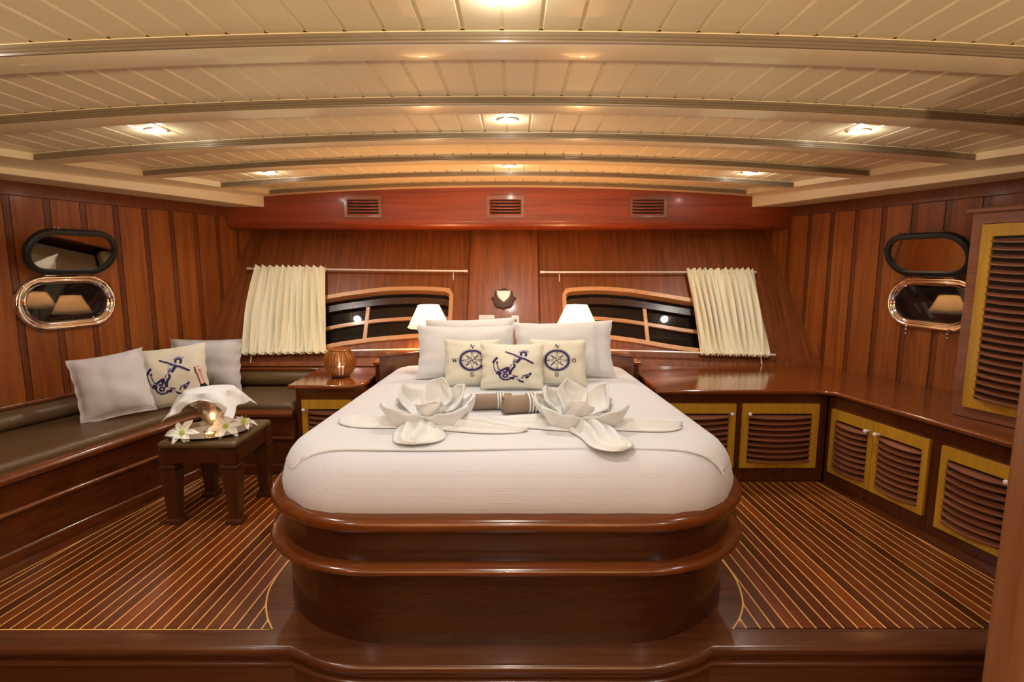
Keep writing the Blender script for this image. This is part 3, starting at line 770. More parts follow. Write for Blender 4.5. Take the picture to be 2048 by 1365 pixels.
def drape(outline_fn, n=26, m_=12):
    return G().grid(outline_fn, n, m_)
def wing(a, b_, w0, w1, h, seed, z=ZM):
    """flat folded cloth tail lying on the sheet from a to b"""
    A, B = V((*a, 0)), V((*b_, 0)); d = (B-A).normalized(); s_ = V((-d.y, d.x, 0)); L_ = (B-A).length
    def f(u, v):
        t = 2*u-1; w_ = (w0+(w1-w0)*v)*(1-v**5)**0.5
        hh = h*(1-v)**0.8+0.014
        p = A+d*(L_*v)+s_*(w_*0.5*t)
        zz = z+0.003+(hh*(1-abs(t)**2.4)*(0.60+0.40*sin(t*(9+seed)+v*5+seed)*cos(v*3+seed))+0.008*sin(t*13+v*4)*(1-t*t))
        return (p.x+0.005*sin(v*9+seed*2), p.y+0.006*sin(v*7+t*4+seed), max(zz, z+0.003))
    return G().grid(f, 26, 30)
def lotus(label, c, sgn, tips, wings):
    r = thing('towel_flower', label, 'towel', c, 0, 'white towels folded into lotus flowers')
    for base, tip, wd, cup, up, cu in tips:
        g = petal(None, V(c)+V((sgn*base[0], base[1], base[2])), V(c)+V((sgn*tip[0], tip[1], tip[2])), wd, cup, V((sgn*up[0], up[1], up[2])), cu)
        obj('petal', g, 'towel', r, solid=0.009, sub=1, angle=180)
    g = G().ball((c[0], c[1], c[2]+0.035), 0.05, 14, (1.1, 0.9, 0.65))
    obj('core', g, 'towel', r, angle=180)
    for w_ in wings: obj('towel_tail', wing(*w_), 'towel', r, solid=0.004, angle=180)
    return r
B0 = (0, -0.01, 0.035)
PET = [  # base, tip, width, cup, up, curl
 ((0.0, -0.03, 0.035), (-0.185, -0.055, 0.105), 0.135, 0.050, (0.15, 0.35, 1), 0.25),
 ((0.0, -0.03, 0.035), (0.17, -0.060, 0.095), 0.135, 0.050, (-0.15, 0.35, 1), 0.25),
 ((-0.01, -0.015, 0.055), (0.055, -0.075, 0.125), 0.12, 0.035, (-0.2, 1.0, 0.9), 0.25),
 ((-0.01, 0.02, 0.05), (-0.112, 0.045, 0.165), 0.13, 0.040, (0.5, -0.5, 0.8), 0.25),
 ((0.01, 0.03, 0.06), (0.052, 0.075, 0.185), 0.12, 0.035, (-0.3, -1, 0.5), 0.2),
 ((0.03, 0.02, 0.05), (0.150, 0.040, 0.160), 0.115, 0.035, (-0.6, -0.5, 0.8), 0.25),
 ((0.05, 0.0, 0.045), (0.195, 0.015, 0.125), 0.125, 0.045, (-0.5, -0.1, 1), 0.3),
 ((-0.02, 0.02, 0.045), (-0.145, 0.07, 0.095), 0.12, 0.04, (0.4, -0.2, 1), 0.3),
]
lotus('white towel folded into a lotus on the left half of the bed', (-0.312, 2.235, ZM), 1, PET,
      [((-0.335, 2.20), (-0.315, 1.965), 0.17, 0.24, 0.055, 1), ((-0.36, 2.215), (-0.70, 2.27), 0.12, 0.17, 0.03, 3), ((-0.30, 2.22), (0.10, 2.13), 0.15, 0.13, 0.035, 5)])
lotus('white towel folded into a lotus on the right half of the bed', (0.325, 2.215, ZM), -1, PET,
      [((0.325, 2.18), (0.44, 1.895), 0.13, 0.21, 0.05, 2), ((0.35, 2.20), (0.745, 2.20), 0.12, 0.19, 0.03, 4), ((0.29, 2.20), (-0.07, 2.27), 0.15, 0.15, 0.035, 6)])

# ------------------------------------------------------------------ louvred doors and cabinets
def slat_mesh(w_, bow, th=0.007, depth=0.030, drop=0.012):
    """one bowed slat: straight back, curved front hanging forward and down; local x across, -y towards the room"""
    n = 14; g = G(); rows = []
    for i in range(n+1):
        x = -w_/2+w_*i/n; t = 2*i/n-1; fr = bow*(1-t*t)**0.8+0.006
        rows.append([(x, 0.010, 0.004), (x, -fr, -drop*(fr/(bow+0.006))), (x, -fr-0.001, -drop*(fr/(bow+0.006))-th*0.5), (x, -fr, -drop*(fr/(bow+0.006))-th), (x, 0.010, 0.004-th)])
    g = loft(rows); return g
SLATS = {}
def frame_ring(x0, x1, z0, z1, st, rb, rt, y0, y1):
    def q(a0, a1, b0, b1, y): return [(a0, y, b0), (a1, y, b0), (a1, y, b1), (a0, y, b1)]
    o0, i0 = q(x0, x1, z0, z1, y0), q(x0+st, x1-st, z0+rb, z1-rt, y0)
    o1, i1 = q(x0, x1, z0, z1, y1), q(x0+st, x1-st, z0+rb, z1-rt, y1)
    return loft([o0, i0, i1, o1, o0])
def louvre_door(parent, x0, x1, z0, z1, y=0.0, nsl=9, knob=None, stile=0.045, rail_t=0.062, rail_b=0.034, name='door', bow=0.022, seedlab=None):
    """door in the cabinet's own frame: face looks to -y"""
    d = obj(name, frame_ring(x0, x1, z0, z1, stile, rail_b, rail_t, y-0.018, y), 'door', parent, world=False, bevel=0.0015)
    obj('backing', G().box(x0+stile-0.003, x1-stile+0.003, y-0.002, y, z0+0.01, z1-0.02), 'groove', d, world=False, smooth=False)
    ww = x1-x0-2*stile+0.012; key = (round(ww, 3), bow)
    if key not in SLATS: SLATS[key] = mesh('slat', slat_mesh(ww, bow), 'slat', angle=40)
    H_ = z1-rail_t-(z0+rail_b); sp = H_/nsl
    for k in range(nsl):
        o = bpy.data.objects.new('slat', SLATS[key]); C.objects.link(o); o.parent = d
        o.location = ((x0+x1)/2, y-0.013, z1-rail_t-0.012-sp*(k+0.12)); o.rotation_euler = (0, random.uniform(-.006, .006), 0)
    if knob:
        kx, kz = knob
        g = G().lathe([(0.0, 0.036), (0.007, 0.035), (0.012, 0.030), (0.013, 0.024), (0.010, 0.017), (0.006, 0.012), (0.006, 0.0), (0.010, 0.0)], 16)
        g.xf(Mx.Translation((kx, y-0.018, kz)) @ Mx.Rotation(R(90), 4, 'X'))
        obj('knob', g, 'ceramic', d, world=False)
    return d
def cabinet(name, label, loc, rz, W_, D_, H_, group=None, sides=True):
    r = thing(name, label, 'cabinet', loc, rz, group)
    obj('carcass', G().box(0, W_, 0.0, D_, 0, H_), 'cabz', r, world=False, bevel=0.002)
    return r
CG = 'mahogany base cabinets with golden louvred doors'
# aft cabinet under the right worktop
c1 = cabinet('base_cabinet', 'mahogany base cabinet under the right window with two golden louvred doors', (0.96, 3.42, 0), 0, 1.09, 0.60, 0.583, CG)
louvre_door(c1, 0.022, 0.502, 0.095, 0.517, knob=(0.468, 0.458))
louvre_door(c1, 0.542, 1.032, 0.095, 0.517, knob=(0.580, 0.458))
# right hand cabinets, facing the bed; local +x runs towards the camera
def frame_right(y): return (face(1, y), y)
th_ = atan2(-1, 0.23)
def rcab(y0, y1, label):
    x0 = face(1, y0); L_ = (y0-y1)*hypot(1, 0.23)
    r = cabinet('base_cabinet', label, (x0, y0, 0), th_, L_, 0.42, 0.583, CG)
    return r, L_
c2, L2 = rcab(3.415, 2.735, 'mahogany base cabinet in the right corner with a pair of golden louvred doors')
k_ = hypot(1, 0.23)
louvre_door(c2, 0.045, 0.355, 0.085, 0.497, knob=(0.325, 0.437), stile=0.035)
louvre_door(c2, 0.359, 0.688, 0.085, 0.497, knob=(0.390, 0.437), stile=0.035)
c3, L3 = rcab(2.733, 2.30, 'mahogany base cabinet with one louvred door, partly behind the door post')
louvre_door(c3, 0.055, 0.405, 0.06, 0.492, knob=(0.378, 0.428), stile=0.035)
c4, L4 = rcab(2.298, 1.3, 'plain mahogany base cabinet hidden behind the door post')
# plinth board of the right cabinets sits on the margin; one L shaped worktop over all
WT = [(0.95, 3.405), (0.985, 3.39), (1.10, 3.385), (1.90, 3.385), (1.96, 3.382), (2.01, 3.365), (2.04, 3.335), (2.06, 3.29), (face(1, 2.9)-0.035, 2.9), (face(1, 2.3)-0.035, 2.3), (face(1, 1.3)-0.035, 1.3), (wallx(1.3)-0.03, 1.3), (wallx(4.22)-0.03, 4.22), (0.95, 4.22)]
wt = obj('worktop', G().prism(WT, 0.583, 0.611), 'top', bevel=0.011, seg=4)
tag(wt, 'glossy mahogany worktop running round the right corner of the cabin', 'worktop')
# tall louvred wardrobe standing on the worktop
wx, wy = 2.377, 2.837
wr_ = thing('wall_cupboard', 'tall mahogany cupboard with a golden louvred door standing on the right worktop', 'cupboard', (wx, wy, 0.611), atan2(-1, 0.387))
obj('carcass', G().box(0, 0.75, 0, 0.34, 0.003, 1.04), 'cabz', wr_, world=False, bevel=0.003)
obj('face_frame', frame_ring(-0.002, 0.75, 0.003, 1.04, 0.052, 0.055, 0.055, -0.014, 0), 'slat', wr_, world=False, bevel=0.002)
obj('cornice', G().box(-0.03, 0.77, -0.035, 0.34, 1.04, 1.065), 'slat', wr_, world=False, bevel=0.008, seg=3)
louvre_door(wr_, 0.052, 0.50, 0.058, 0.982, y=-0.012, nsl=22, stile=0.05, rail_t=0.06, rail_b=0.05, bow=0.028)

# nightstand, left of the bed
ns = cabinet('nightstand', 'mahogany bedside cabinet with one golden louvred door left of the bed', (-1.415, 3.60, 0), 0, 0.445, 0.50, 0.572)
louvre_door(ns, 0.042, 0.37, 0.095, 0.497, knob=(0.062, 0.437), stile=0.04)
P = [(-1.462, 3.575), (-1.10, 3.575), (-1.04, 3.582), (-1.0, 3.605), (-0.968, 3.66), (-0.955, 3.75), (-0.955, 4.20), (-1.462, 4.20)]
g = G().prism(P, 0.572, 0.600)
obj('top', g, 'top', ns, bevel=0.010, seg=4)

# ------------------------------------------------------------------ bench, L shaped
bench = thing('bench', 'built-in mahogany corner bench along the left wall and under the left window', 'bench', (-2.3, 3.4, 0))
yc_ = 3.56
def lface(y, off=0.0): return -(2.146+0.26*(3.06-y))+off
obj('front_panel', G().prism([(lface(1.2), 1.2), (lface(yc_), yc_), (-(wallx(yc_)-0.03), yc_), (-(wallx(1.2)-0.03), 1.2)], 0.0, 0.395), 'caby', bench)
obj('end_panel', G().prism([(lface(yc_)-0.02, yc_+0.001), (-1.418, yc_+0.001), (-1.418, 4.10), (-(wallx(4.1)-0.03), 4.10), (-(wallx(yc_)-0.03), yc_+0.001)], 0.0, 0.395), 'cabx', bench)
def run(prof):
    """sweep a profile (outward, z) along the front of the bench and round its inner corner"""
    path = [(lface(1.2), 1.2), (lface(2.2), 2.2), (lface(3.0), 3.0), (lface(yc_-0.08), yc_-0.08)]
    nl = V((1, 0.26, 0)).normalized()
    rings = []
    for x, y in path: rings.append([(x+nl.x*o_, y+nl.y*0, z) for o_, z in prof])
    cxn = lface(yc_)
    for k in (0.35, 0.7): rings.append([(cxn+0.02*k+o_*(1-0.2*k), yc_-0.08+0.08*k-o_*k, z) for o_, z in prof])
    for x in (cxn+0.06, -1.7, -1.418): rings.append([(x, yc_-o_, z) for o_, z in prof])
    return loft(rings, closed=False)
obj('seat_rail', run([(0.0, 0.385), (0.018, 0.386), (0.028, 0.394), (0.032, 0.405), (0.030, 0.418), (0.020, 0.428), (0.004, 0.432), (-0.03, 0.433), (-0.05, 0.43), (-0.05, 0.38)]), 'bedlip', bench, angle=60)
obj('moulding', run([(0.0, 0.232), (0.008, 0.233), (0.014, 0.238), (0.014, 0.245), (0.009, 0.252), (0.0, 0.255)]), 'bedlip', bench, angle=60)
obj('plinth', run([(0.0, 0.0), (0.010, 0.001), (0.010, 0.05), (0.006, 0.056), (0.0, 0.06)]), 'caby', bench, angle=60)
# trim above the back cushions
q = [(-(wallx(y_)-0.012), y_) for y_ in (1.2, 4.10)]; q2 = [(-(wallx(y_)-0.05), y_) for y_ in (4.10, 1.2)]
struct(obj('trim_4', G().prism(q+q2, 0.575, 0.60), 'bedlip', bevel=0.008, seg=3))
struct(obj('trim_5', G().prism([(-2.46, 4.185), (-1.46, 4.185), (-1.46, 4.26), (-2.46, 4.26)], 0.575, 0.60), 'bedlip', bevel=0.008, seg=3))
def soft_prism(P, z0, z1, b_=0.028): return G().prism(P, z0, z1)
def cushion(name, label, P, z0, z1, grp, b_=0.03):
    o = obj(name, G().prism(P, z0, z1), 'leather', bevel=b_, seg=5); tag(o, label, 'cushion', grp); return o
cushion('seat_cushion', 'long brown leather seat cushion on the bench along the left wall', [(lface(1.25)-0.022, 1.25), (lface(3.50)-0.022, 3.50), (-1.99-0.03, 3.60), (-1.99-0.03, 4.09), (-(wallx(4.09)-0.045), 4.09), (-(wallx(1.25)-0.045), 1.25)], 0.397, 0.475, 'brown leather bench cushions')
cushion('seat_cushion', 'short brown leather seat cushion between the nightstand and the bench corner', [(-2.008, yc_+0.025), (-1.422, yc_+0.025), (-1.422, 4.12), (-2.008, 4.12)], 0.397, 0.475, 'brown leather bench cushions')
def backc(name, label, a, b_, n_, t_=0.11):
    # tapered back cushion between two floor points, n_ = direction into the room
    A, B, N = V((*a, 0)), V((*b_, 0)), V((*n_, 0)).normalized()
    prof = [(0.0, 0.475), (t_*0.8, 0.478), (t_, 0.50), (t_, 0.53), (t_*0.86, 0.558), (t_*0.5, 0.573), (0.0, 0.574)]
    rings = [[tuple(A+(B-A)*t+N*(o_*(0.5 if t in (0, 1) else 1))+V((0, 0, z_ if t not in (0, 1) else 0.525+(z_-0.525)*0.8))) for o_, z_ in prof] for t in (0, 0.012, 0.3, 0.6, 0.988, 1)]
    g = loft(rings); n = len(prof); g.f.append(tuple(range(n))[::-1]); g.f.append(tuple(5*n+i for i in range(n)))
    o = obj(name, g, 'leather', angle=60); tag(o, label, 'cushion', 'brown leather bench cushions'); return o
nl = (1, 0.33)
backc('back_cushion', 'low brown leather back cushion running along the left wall', (-(wallx(1.25)-0.035), 1.25), (-(wallx(4.08)-0.035), 4.08), (1, -0.33))
backc('back_cushion', 'low brown leather back cushion under the left window', (-2.36, 4.19), (-1.468, 4.19), (0, -1), 0.085)
# pillows on the bench
ZS = 0.478
pillow('cushion', 'plain grey-white flanged cushion at the left of the three on the bench', (-2.325, 3.22, ZS), 0.385, 0.40, 0.15, R(14), R(30), R(-8), 'greige', 'plain flanged cushions on the bench', 'cushion', flange=0.10, pinch=0.07, seed=21)
pillow('cushion', 'plain grey-white flanged cushion in the corner behind the anchor one', (-2.20, 3.92, ZS), 0.53, 0.385, 0.15, R(10), R(0), R(0), 'greige', 'plain flanged cushions on the bench', 'cushion', flange=0.10, pinch=0.06, seed=23)
r_, S_ = pillow('cushion', 'cream cushion with a navy anchor leaning on the corner bench', (-2.14, 3.46, ZS), 0.44, 0.40, 0.15, R(14), R(17), R(-6), 'creamf', None, 'cushion', pinch=0.06, seed=25)
anchor_print(r_, S_, 850, 700, 900, 800)

# ------------------------------------------------------------------ stool
st = thing('stool', 'dark wooden stool with brown leather top and square tapered legs', 'stool', (-1.62, 3.0, 0))
SX0, SX1, SY0, SY1 = -1.845, -1.425, 2.80, 3.25
for (a, b_, c_, d_) in ((SX0+0.01, SX1-0.01, SY0+0.01, SY0+0.035), (SX0+0.01, SX1-0.01, SY1-0.035, SY1-0.01), (SX0+0.01, SX0+0.035, SY0+0.036, SY1-0.036), (SX1-0.035, SX1-0.01, SY0+0.036, SY1-0.036)):
    obj('apron', G().box(a, b_, c_, d_, 0.345, 0.425), 'stoolw', st, bevel=0.003)
for sx in (SX0+0.045, SX1-0.045):
    for sy in (SY0+0.045, SY1-0.045):
        def sq(h, z): return [(sx-h, sy-h, z), (sx+h, sy-h, z), (sx+h, sy+h, z), (sx-h, sy+h, z)]
        g = loft([sq(0.026, 0.03), sq(0.041, 0.285), sq(0.043, 0.298), sq(0.043, 0.305), sq(0.036, 0.309), sq(0.036, 0.314), sq(0.043, 0.318), sq(0.043, 0.328), sq(0.036, 0.333), sq(0.036, 0.34), sq(0.040, 0.345), sq(0.040, 0.425)], True, True)
        lg = obj('leg', g, 'stoolw', st, smooth=False)
        obj('foot', loft([sq(0.040, 0.0), sq(0.043, 0.006), sq(0.041, 0.02), sq(0.034, 0.03)], True, True), 'stoolw', lg, smooth=False)
obj('leather_top', G().box(SX0, SX1, SY0, SY1, 0.425, 0.466), 'leather', st, bevel=0.032, seg=6)

# tray and what stands on it
TC = V((-1.655, 2.985, 0.463))
def ell(rx_, ry_, z, n=48, rot=R(12), sc_=0.0):
    return [(TC.x+(rx_*(1+sc_*cos(24*2*pi*i/n))*cos(2*pi*i/n))*cos(rot)-(ry_*sin(2*pi*i/n))*sin(rot), TC.y+(rx_*cos(2*pi*i/n))*sin(rot)+(ry_*sin(2*pi*i/n))*cos(rot), z) for i in range(n)]
tz = 0.464
ty = obj('tray', loft([ell(0.13, 0.115, tz), ell(0.175, 0.15, tz+0.001), ell(0.19, 0.165, tz+0.012), ell(0.212, 0.182, tz+0.017), ell(0.214, 0.184, tz+0.020), ell(0.190, 0.164, tz+0.016), ell(0.174, 0.149, tz+0.005), ell(0.13, 0.115, tz+0.004)], True, True), 'silver', angle=50)
tag(ty, 'oval hammered silver tray on the leather stool', 'tray')
bk = thing('ice_bucket', 'small silver ice bucket under the white napkin on the tray', 'bucket', (TC.x+0.02, TC.y+0.03, tz+0.005))
g = G().lathe([(0.0, 0.0), (0.045, 0.0), (0.05, 0.006), (0.03, 0.016), (0.028, 0.03), (0.055, 0.05), (0.078, 0.09), (0.088, 0.14), (0.092, 0.19), (0.100, 0.215), (0.104, 0.222), (0.100, 0.226), (0.088, 0.20), (0.084, 0.14), (0.07, 0.09), (0.0, 0.06)], 32)
obj('bowl', g, 'silver', bk, world=False)
for s_ in (-1, 1):
    obj('ring_handle', G().tube([(s_*(0.092+0.014), 0.022*cos(a), 0.15+0.022*sin(a)) for a in [2*pi*i/16 for i in range(16)]], 0.003, 6, closed=True), 'silver', bk, world=False)
# bottle neck leaning out
mb = thing('bottle', 'bottle with pink foil neck leaning out behind the napkin', 'bottle', (TC.x+0.01, TC.y+0.05, tz+0.07), ry=R(-17))
obj('body', G().lathe([(0, 0), (0.034, 0), (0.036, 0.01), (0.036, 0.14), (0.03, 0.17), (0.016, 0.20), (0.014, 0.21)], 20), M['nightglass'], mb, world=False)
obj('foil_neck', G().lathe([(0.0145, 0.205), (0.0135, 0.27), (0.0165, 0.272), (0.017, 0.295), (0.0145, 0.298), (0.014, 0.31), (0, 0.312)], 20), plain('rose foil', (0.75, 0.50, 0.50), 0.25, metal=0.8), mb, world=False)
# napkin
NC = V((TC.x+0.015, TC.y+0.0, tz+0.243))
def nap(u, v):
    a, b_ = 2*u-1, 2*v-1
    x0, y0 = a*0.27, b_*0.22
    r0 = hypot(x0/1.25, y0); th = atan2(y0, x0/1.25)
    flat = 0.105
    if r0 <= flat: x, y, z = x0, y0, 0.012*(1-(r0/flat)**2)+0.004
    else:
        e = r0-flat; corner = abs(sin(2*th))
        out = 0.30+0.42*corner; dn = 0.86-0.22*corner
        fold = 0.018*sin(6*th+1.0)*min(1, e/0.05)
        rr = flat+e*out*0.8+fold
        x = rr*1.25*cos(th); y = rr*sin(th); z = -dn*e*0.95-0.35*e*e+0.004
    if y < -0.06 and abs(x-0.02) < 0.14: z = max(z, -0.03-0.10*(abs(x-0.02)/0.14)**2.5); y = max(y, -0.135)
    return (NC.x+x, NC.y+y, NC.z+z+0.01*x/0.2)
nk = obj('napkin', G().grid(nap, 56, 56), 'towel', solid=0.003, angle=180)
tag(nk, 'white napkin draped over the silver bucket on the stool', 'napkin')
# tealight
tl = thing('tealight', 'small glass tealight glowing at the front of the silver tray', 'candle', (TC.x+0.045, TC.y-0.088, tz+0.006))
obj('glass_cup', G().lathe([(0, 0), (0.022, 0), (0.027, 0.01), (0.03, 0.035), (0.028, 0.036), (0.025, 0.012), (0.0, 0.006)], 20), 'glass', tl, world=False)
obj('wax', G().lathe([(0, 0.008), (0.021, 0.008), (0.023, 0.018), (0, 0.018)], 16), 'wax', tl, world=False)
obj('flame', G().lathe([(0, 0.018), (0.005, 0.023), (0.006, 0.028), (0.003, 0.036), (0, 0.044)], 10), 'flame', tl, world=False)
# lilies
def lily(label, c, yaw, tilt, size):
    r = thing('lily', label, 'flower', c, yaw, 'white lilies on the tray'); 
    r.matrix_basis = Mx.Translation(V(c)) @ Mx.Rotation(yaw, 4, 'Z') @ Mx.Rotation(tilt, 4, 'X')
    for k in range(6):
        a = k*pi/3+(0.1 if k % 2 else 0); L_ = size*(1.0 if k % 2 else 0.92); wd = size*(0.40 if k % 2 else 0.30)
        def f(u, v):
            t = 2*u-1; s = v; w_ = wd*sin(pi*min(1, s*0.92+0.06))**0.8*(1-s**8)+0.004
            rr = L_*s; z = 0.34*L_*sin(s*pi*0.62)-0.28*L_*s**3+0.10*wd*t*t+0.004*sin(s*9+t*3)
            x = rr; y = w_*0.5*t
            return (x*cos(a)-y*sin(a), x*sin(a)+y*cos(a), z)
        obj('petal', G().grid(f, 8, 12), 'lilyw', r, world=False, solid=0.0014, angle=180)
    obj('throat', G().lathe([(0, 0.002), (0.010, 0.006), (0.013, 0.016), (0.009, 0.024), (0.004, 0.028), (0.0, 0.045)], 10), 'lilyg', r, world=False)
    for k in range(5):
        a = k*2*pi/5+0.3
        obj('stamen', G().tube([(0, 0, 0.01), (0.012*cos(a), 0.012*sin(a), 0.035), (0.022*cos(a), 0.022*sin(a), 0.05)], 0.0012, 5), 'lilyg', r, world=False)
    return r
lily('white lily at the left front edge of the silver tray', (TC.x-0.078, TC.y-0.125, tz+0.028), R(10), R(48), 0.088)
lily('white lily at the right front of the silver tray', (TC.x+0.115, TC.y-0.055, tz+0.042), R(35), R(45), 0.092)
lily('white lily behind the other at the right end of the tray', (TC.x+0.168, TC.y+0.03, tz+0.036), R(80), R(20), 0.078)

# ------------------------------------------------------------------ slatted candle lantern on the nightstand
LC = (-1.195, 3.87, 0.601)
ln = thing('candle_lantern', 'round amber slatted candle lantern on the nightstand', 'lantern', LC)
prof = [(0.062, 0.012), (0.088, 0.035), (0.104, 0.075), (0.108, 0.105), (0.103, 0.14), (0.088, 0.172), (0.072, 0.19)]
gs = G(); rows = []
for r0, z0 in prof: rows.append([(r0-0.004, -0.0042, z0), (r0+0.004, -0.0048, z0), (r0+0.004, 0.0048, z0), (r0-0.004, 0.0042, z0)])
sm = mesh('slat', loft(rows, True, True), 'amber', angle=50)
for k in range(26):
    o = bpy.data.objects.new('slat', sm); C.objects.link(o); o.parent = ln; o.rotation_euler = (0, 0, 2*pi*k/26)
obj('base', G().lathe([(0, 0), (0.058, 0), (0.066, 0.006), (0.066, 0.014), (0, 0.014)], 28), 'crest', ln, world=False)
obj('top_ring', G().lathe([(0.062, 0.186), (0.076, 0.186), (0.078, 0.194), (0.074, 0.200), (0.062, 0.198), (0.062, 0.186)], 28), 'amber', ln, world=False)
obj('candle', G().lathe([(0, 0.014), (0.026, 0.014), (0.026, 0.07), (0, 0.068)], 18), 'wax', ln, world=False)
obj('flame', G().lathe([(0, 0.068), (0.006, 0.076), (0.007, 0.083), (0.004, 0.094), (0, 0.104)], 10), 'flame', ln, world=False)
for o_, nm, wtt in ((ln, 'lantern_light', 0.22), (tl, 'tealight_light', 0.35)):
    ld = bpy.data.lights.new(nm, 'POINT'); ld.energy = wtt; ld.color = (1, 0.5, 0.2); ld.shadow_soft_size = 0.008
    lo = bpy.data.objects.new(nm, ld); C.objects.link(lo); lo.parent = o_; lo.location = (0, 0, 0.118 if o_ is ln else 0.055)

# ------------------------------------------------------------------ bedside lamps
def lamp(label, x):
    r = thing('table_lamp', label, 'lamp', (x, 4.0, 0.716), group='bedside lamps')
    obj('base', G().lathe([(0, 0), (0.055, 0), (0.055, 0.008), (0.02, 0.018), (0.013, 0.04), (0.018, 0.07), (0.012, 0.11), (0.008, 0.14), (0.008, 0.24), (0, 0.242)], 24), 'crest', r, world=False)
    g = G().grid(lambda u, v: ((0.152-0.075*v)*cos(2*pi*u), (0.152-0.075*v)*sin(2*pi*u), 0.226+0.158*v), 40, 4, cu=True)
    obj('lamp_shade', g, 'shade', r, world=False, solid=0.0015, angle=60)
    for rr, zz in ((0.153, 0.226), (0.078, 0.384)):
        obj('shade_rim', G().tube([(rr*cos(2*pi*i/32), rr*sin(2*pi*i/32), zz) for i in range(32)], 0.0022, 6, closed=True), 'shade', r, world=False)
    obj('bulb', G().ball((0, 0, 0.29), 0.02, 12, (1, 1, 1.3)), 'bulb', r, world=False)
    ld = bpy.data.lights.new('bulb_light', 'POINT'); ld.energy = LAMP_W; ld.color = WARM; ld.shadow_soft_size = 0.03
    lo = bpy.data.objects.new('bulb_light', ld); C.objects.link(lo); lo.parent = r; lo.location = (0, 0, 0.33)
    return r
lamp('lit bedside lamp with pale cone shade left of the pillar', -0.573)
lamp('lit bedside lamp with pale cone shade right of the pillar', 0.506)

# ------------------------------------------------------------------ curtains and rods
def rod(label, a, b_, bx=None):
    r = thing('curtain_rod', label, 'curtain rod', tuple(T(*a, 0.04)), 0, 'slim metal curtain rods')
    A, B = T(*a, 0.045), T(*b_, 0.045)
    obj('bar', G().tube([A, B], 0.0085, 10), 'rod', r)
    for p, q in ((A, B), (B, A)):
        d = (p-q).normalized(); obj('end_cap', G().tube([p-d*0.03, p+d*0.004], 0.0115, 10), 'rod', r)
    xs_ = [bx] if bx is not None else []
    xs_ += [a[0]+0.10*(1 if b_[0] > a[0] else -1)]
    for x_ in xs_:
        t = (x_-a[0])/(b_[0]-a[0]); z_ = a[1]+(b_[1]-a[1])*t
        obj('bracket', G().tube([T(x_, z_, 0.045), T(x_, z_-0.004, 0.022), T(x_, z_-0.03, 0.014), T(x_, z_-0.06, 0.010)], 0.005, 6), 'rod', r)
    return r
rod('slim metal rod above the left window carrying the cream curtain', (-2.185, 1.337), (-0.342, 1.316), -0.46)
rod('slim metal rod below the left window holding the curtain hem', (-2.122, 0.682), (-0.62, 0.712))
rod('slim metal rod above the right window carrying the cream curtain', (2.071, 1.308), (0.272, 1.308), 0.43)
rod('slim metal rod below the right window holding the curtain hem', (2.094, 0.668), (0.60, 0.708))
def curtain(label, tl_, tr_, bl_, br_, seed):
    r = thing('curtain', label, 'curtain', tuple(T((bl_[0]+br_[0])/2, bl_[1], 0.04)), 0, 'cream window curtains')
    np_ = 11
    def f(u, v):
        w = 1-v; ph = 2*pi*np_*(u+0.012*sin(u*11+seed)+0.010*sin(v*3+seed+u*5))
        a = V((tl_[0]+(tr_[0]-tl_[0])*u, tl_[1]+(tr_[1]-tl_[1])*u)); b_ = V((bl_[0]+(br_[0]-bl_[0])*u, bl_[1]+(br_[1]-bl_[1])*u))
        p = a*v+b_*w
        mid = sin(pi*v)
        am = (0.030+0.010*sin(u*17+seed))*(0.55+0.6*mid)
        x = p.x+0.006*sin(ph*2+seed)*mid+(0.03 if (tl_[0] < 0) else -0.03)*(-1)*mid*0.2
        off = 0.060+am*sin(ph)+0.004*sin(ph*2.3+v*6)
        z = p.y+(0.018*(v > 0.999)-0.014*(v < 0.001))+(0.004*sin(ph*1.0+1)*(1 if v > 0.98 or v < 0.02 else 0))
        return tuple(T(x, z, off))
    obj('cloth', G().grid(f, np_*14, 26), 'curtain', r, angle=180)
    # gathered sleeves round the rods, scalloped edge
    for (A, B, nm) in ((tl_, tr_, 'top_sleeve'), (bl_, br_, 'bottom_hem')):
        def h(u, v):
            ph = 2*pi*np_*2*u; rr = 0.0125+0.0055*sin(ph+seed)+0.002*sin(ph*2.7)
            x = A[0]+(B[0]-A[0])*u; z = A[1]+(B[1]-A[1])*u
            a = 2*pi*v
            base = T(x, z, 0.047); return tuple(base+TN*(rr*0.9*cos(a))+V((0, 0.35, 1)).normalized()*(rr*1.25*sin(a)))
        obj(nm, G().grid(h, np_*16, 10, cv=True), 'curtain', r, angle=180)
curtain('gathered cream curtain drawn to the left of the left window', (-2.118, 1.336), (-1.528, 1.330), (-2.075, 0.683), (-1.425, 0.696), 1)
curtain('gathered cream curtain drawn to the right of the right window', (1.492, 1.309), (2.046, 1.309), (1.512, 0.683), (2.045, 0.669), 4)

# ------------------------------------------------------------------ vents on the valance
def vent(label, xc):
    r = thing('vent_grille', label, 'vent', (xc, 4.628, 1.865), 0, 0 and None)
    r['group'] = 'louvred vents on the valance'
    w_, h_ = 0.155, 0.088
    fr = obj('frame', frame_ring(-w_, w_, -h_, h_, 0.028, 0.022, 0.034, -0.012, 0), 'slat', r, world=False, bevel=0.003)
    obj('backing', G().box(-w_+0.02, w_-0.02, -0.0015, 0.001, -h_+0.02, h_-0.02), 'groove', r, world=False, smooth=False)
    me = mesh('slat', slat_mesh(2*w_-0.05, 0.014, 0.010, drop=0.006), 'valance', angle=40)
    for k in range(5):
        o = bpy.data.objects.new('slat', me); C.objects.link(o); o.parent = r; o.location = (0, -0.006, h_-0.042-0.025*k)
    return r
vent('wooden louvred vent on the left of the valance', -1.19)
vent('wooden louvred vent in the centre of the valance above the pillar', -0.022)
vent('wooden louvred vent on the right of the valance', 1.15)

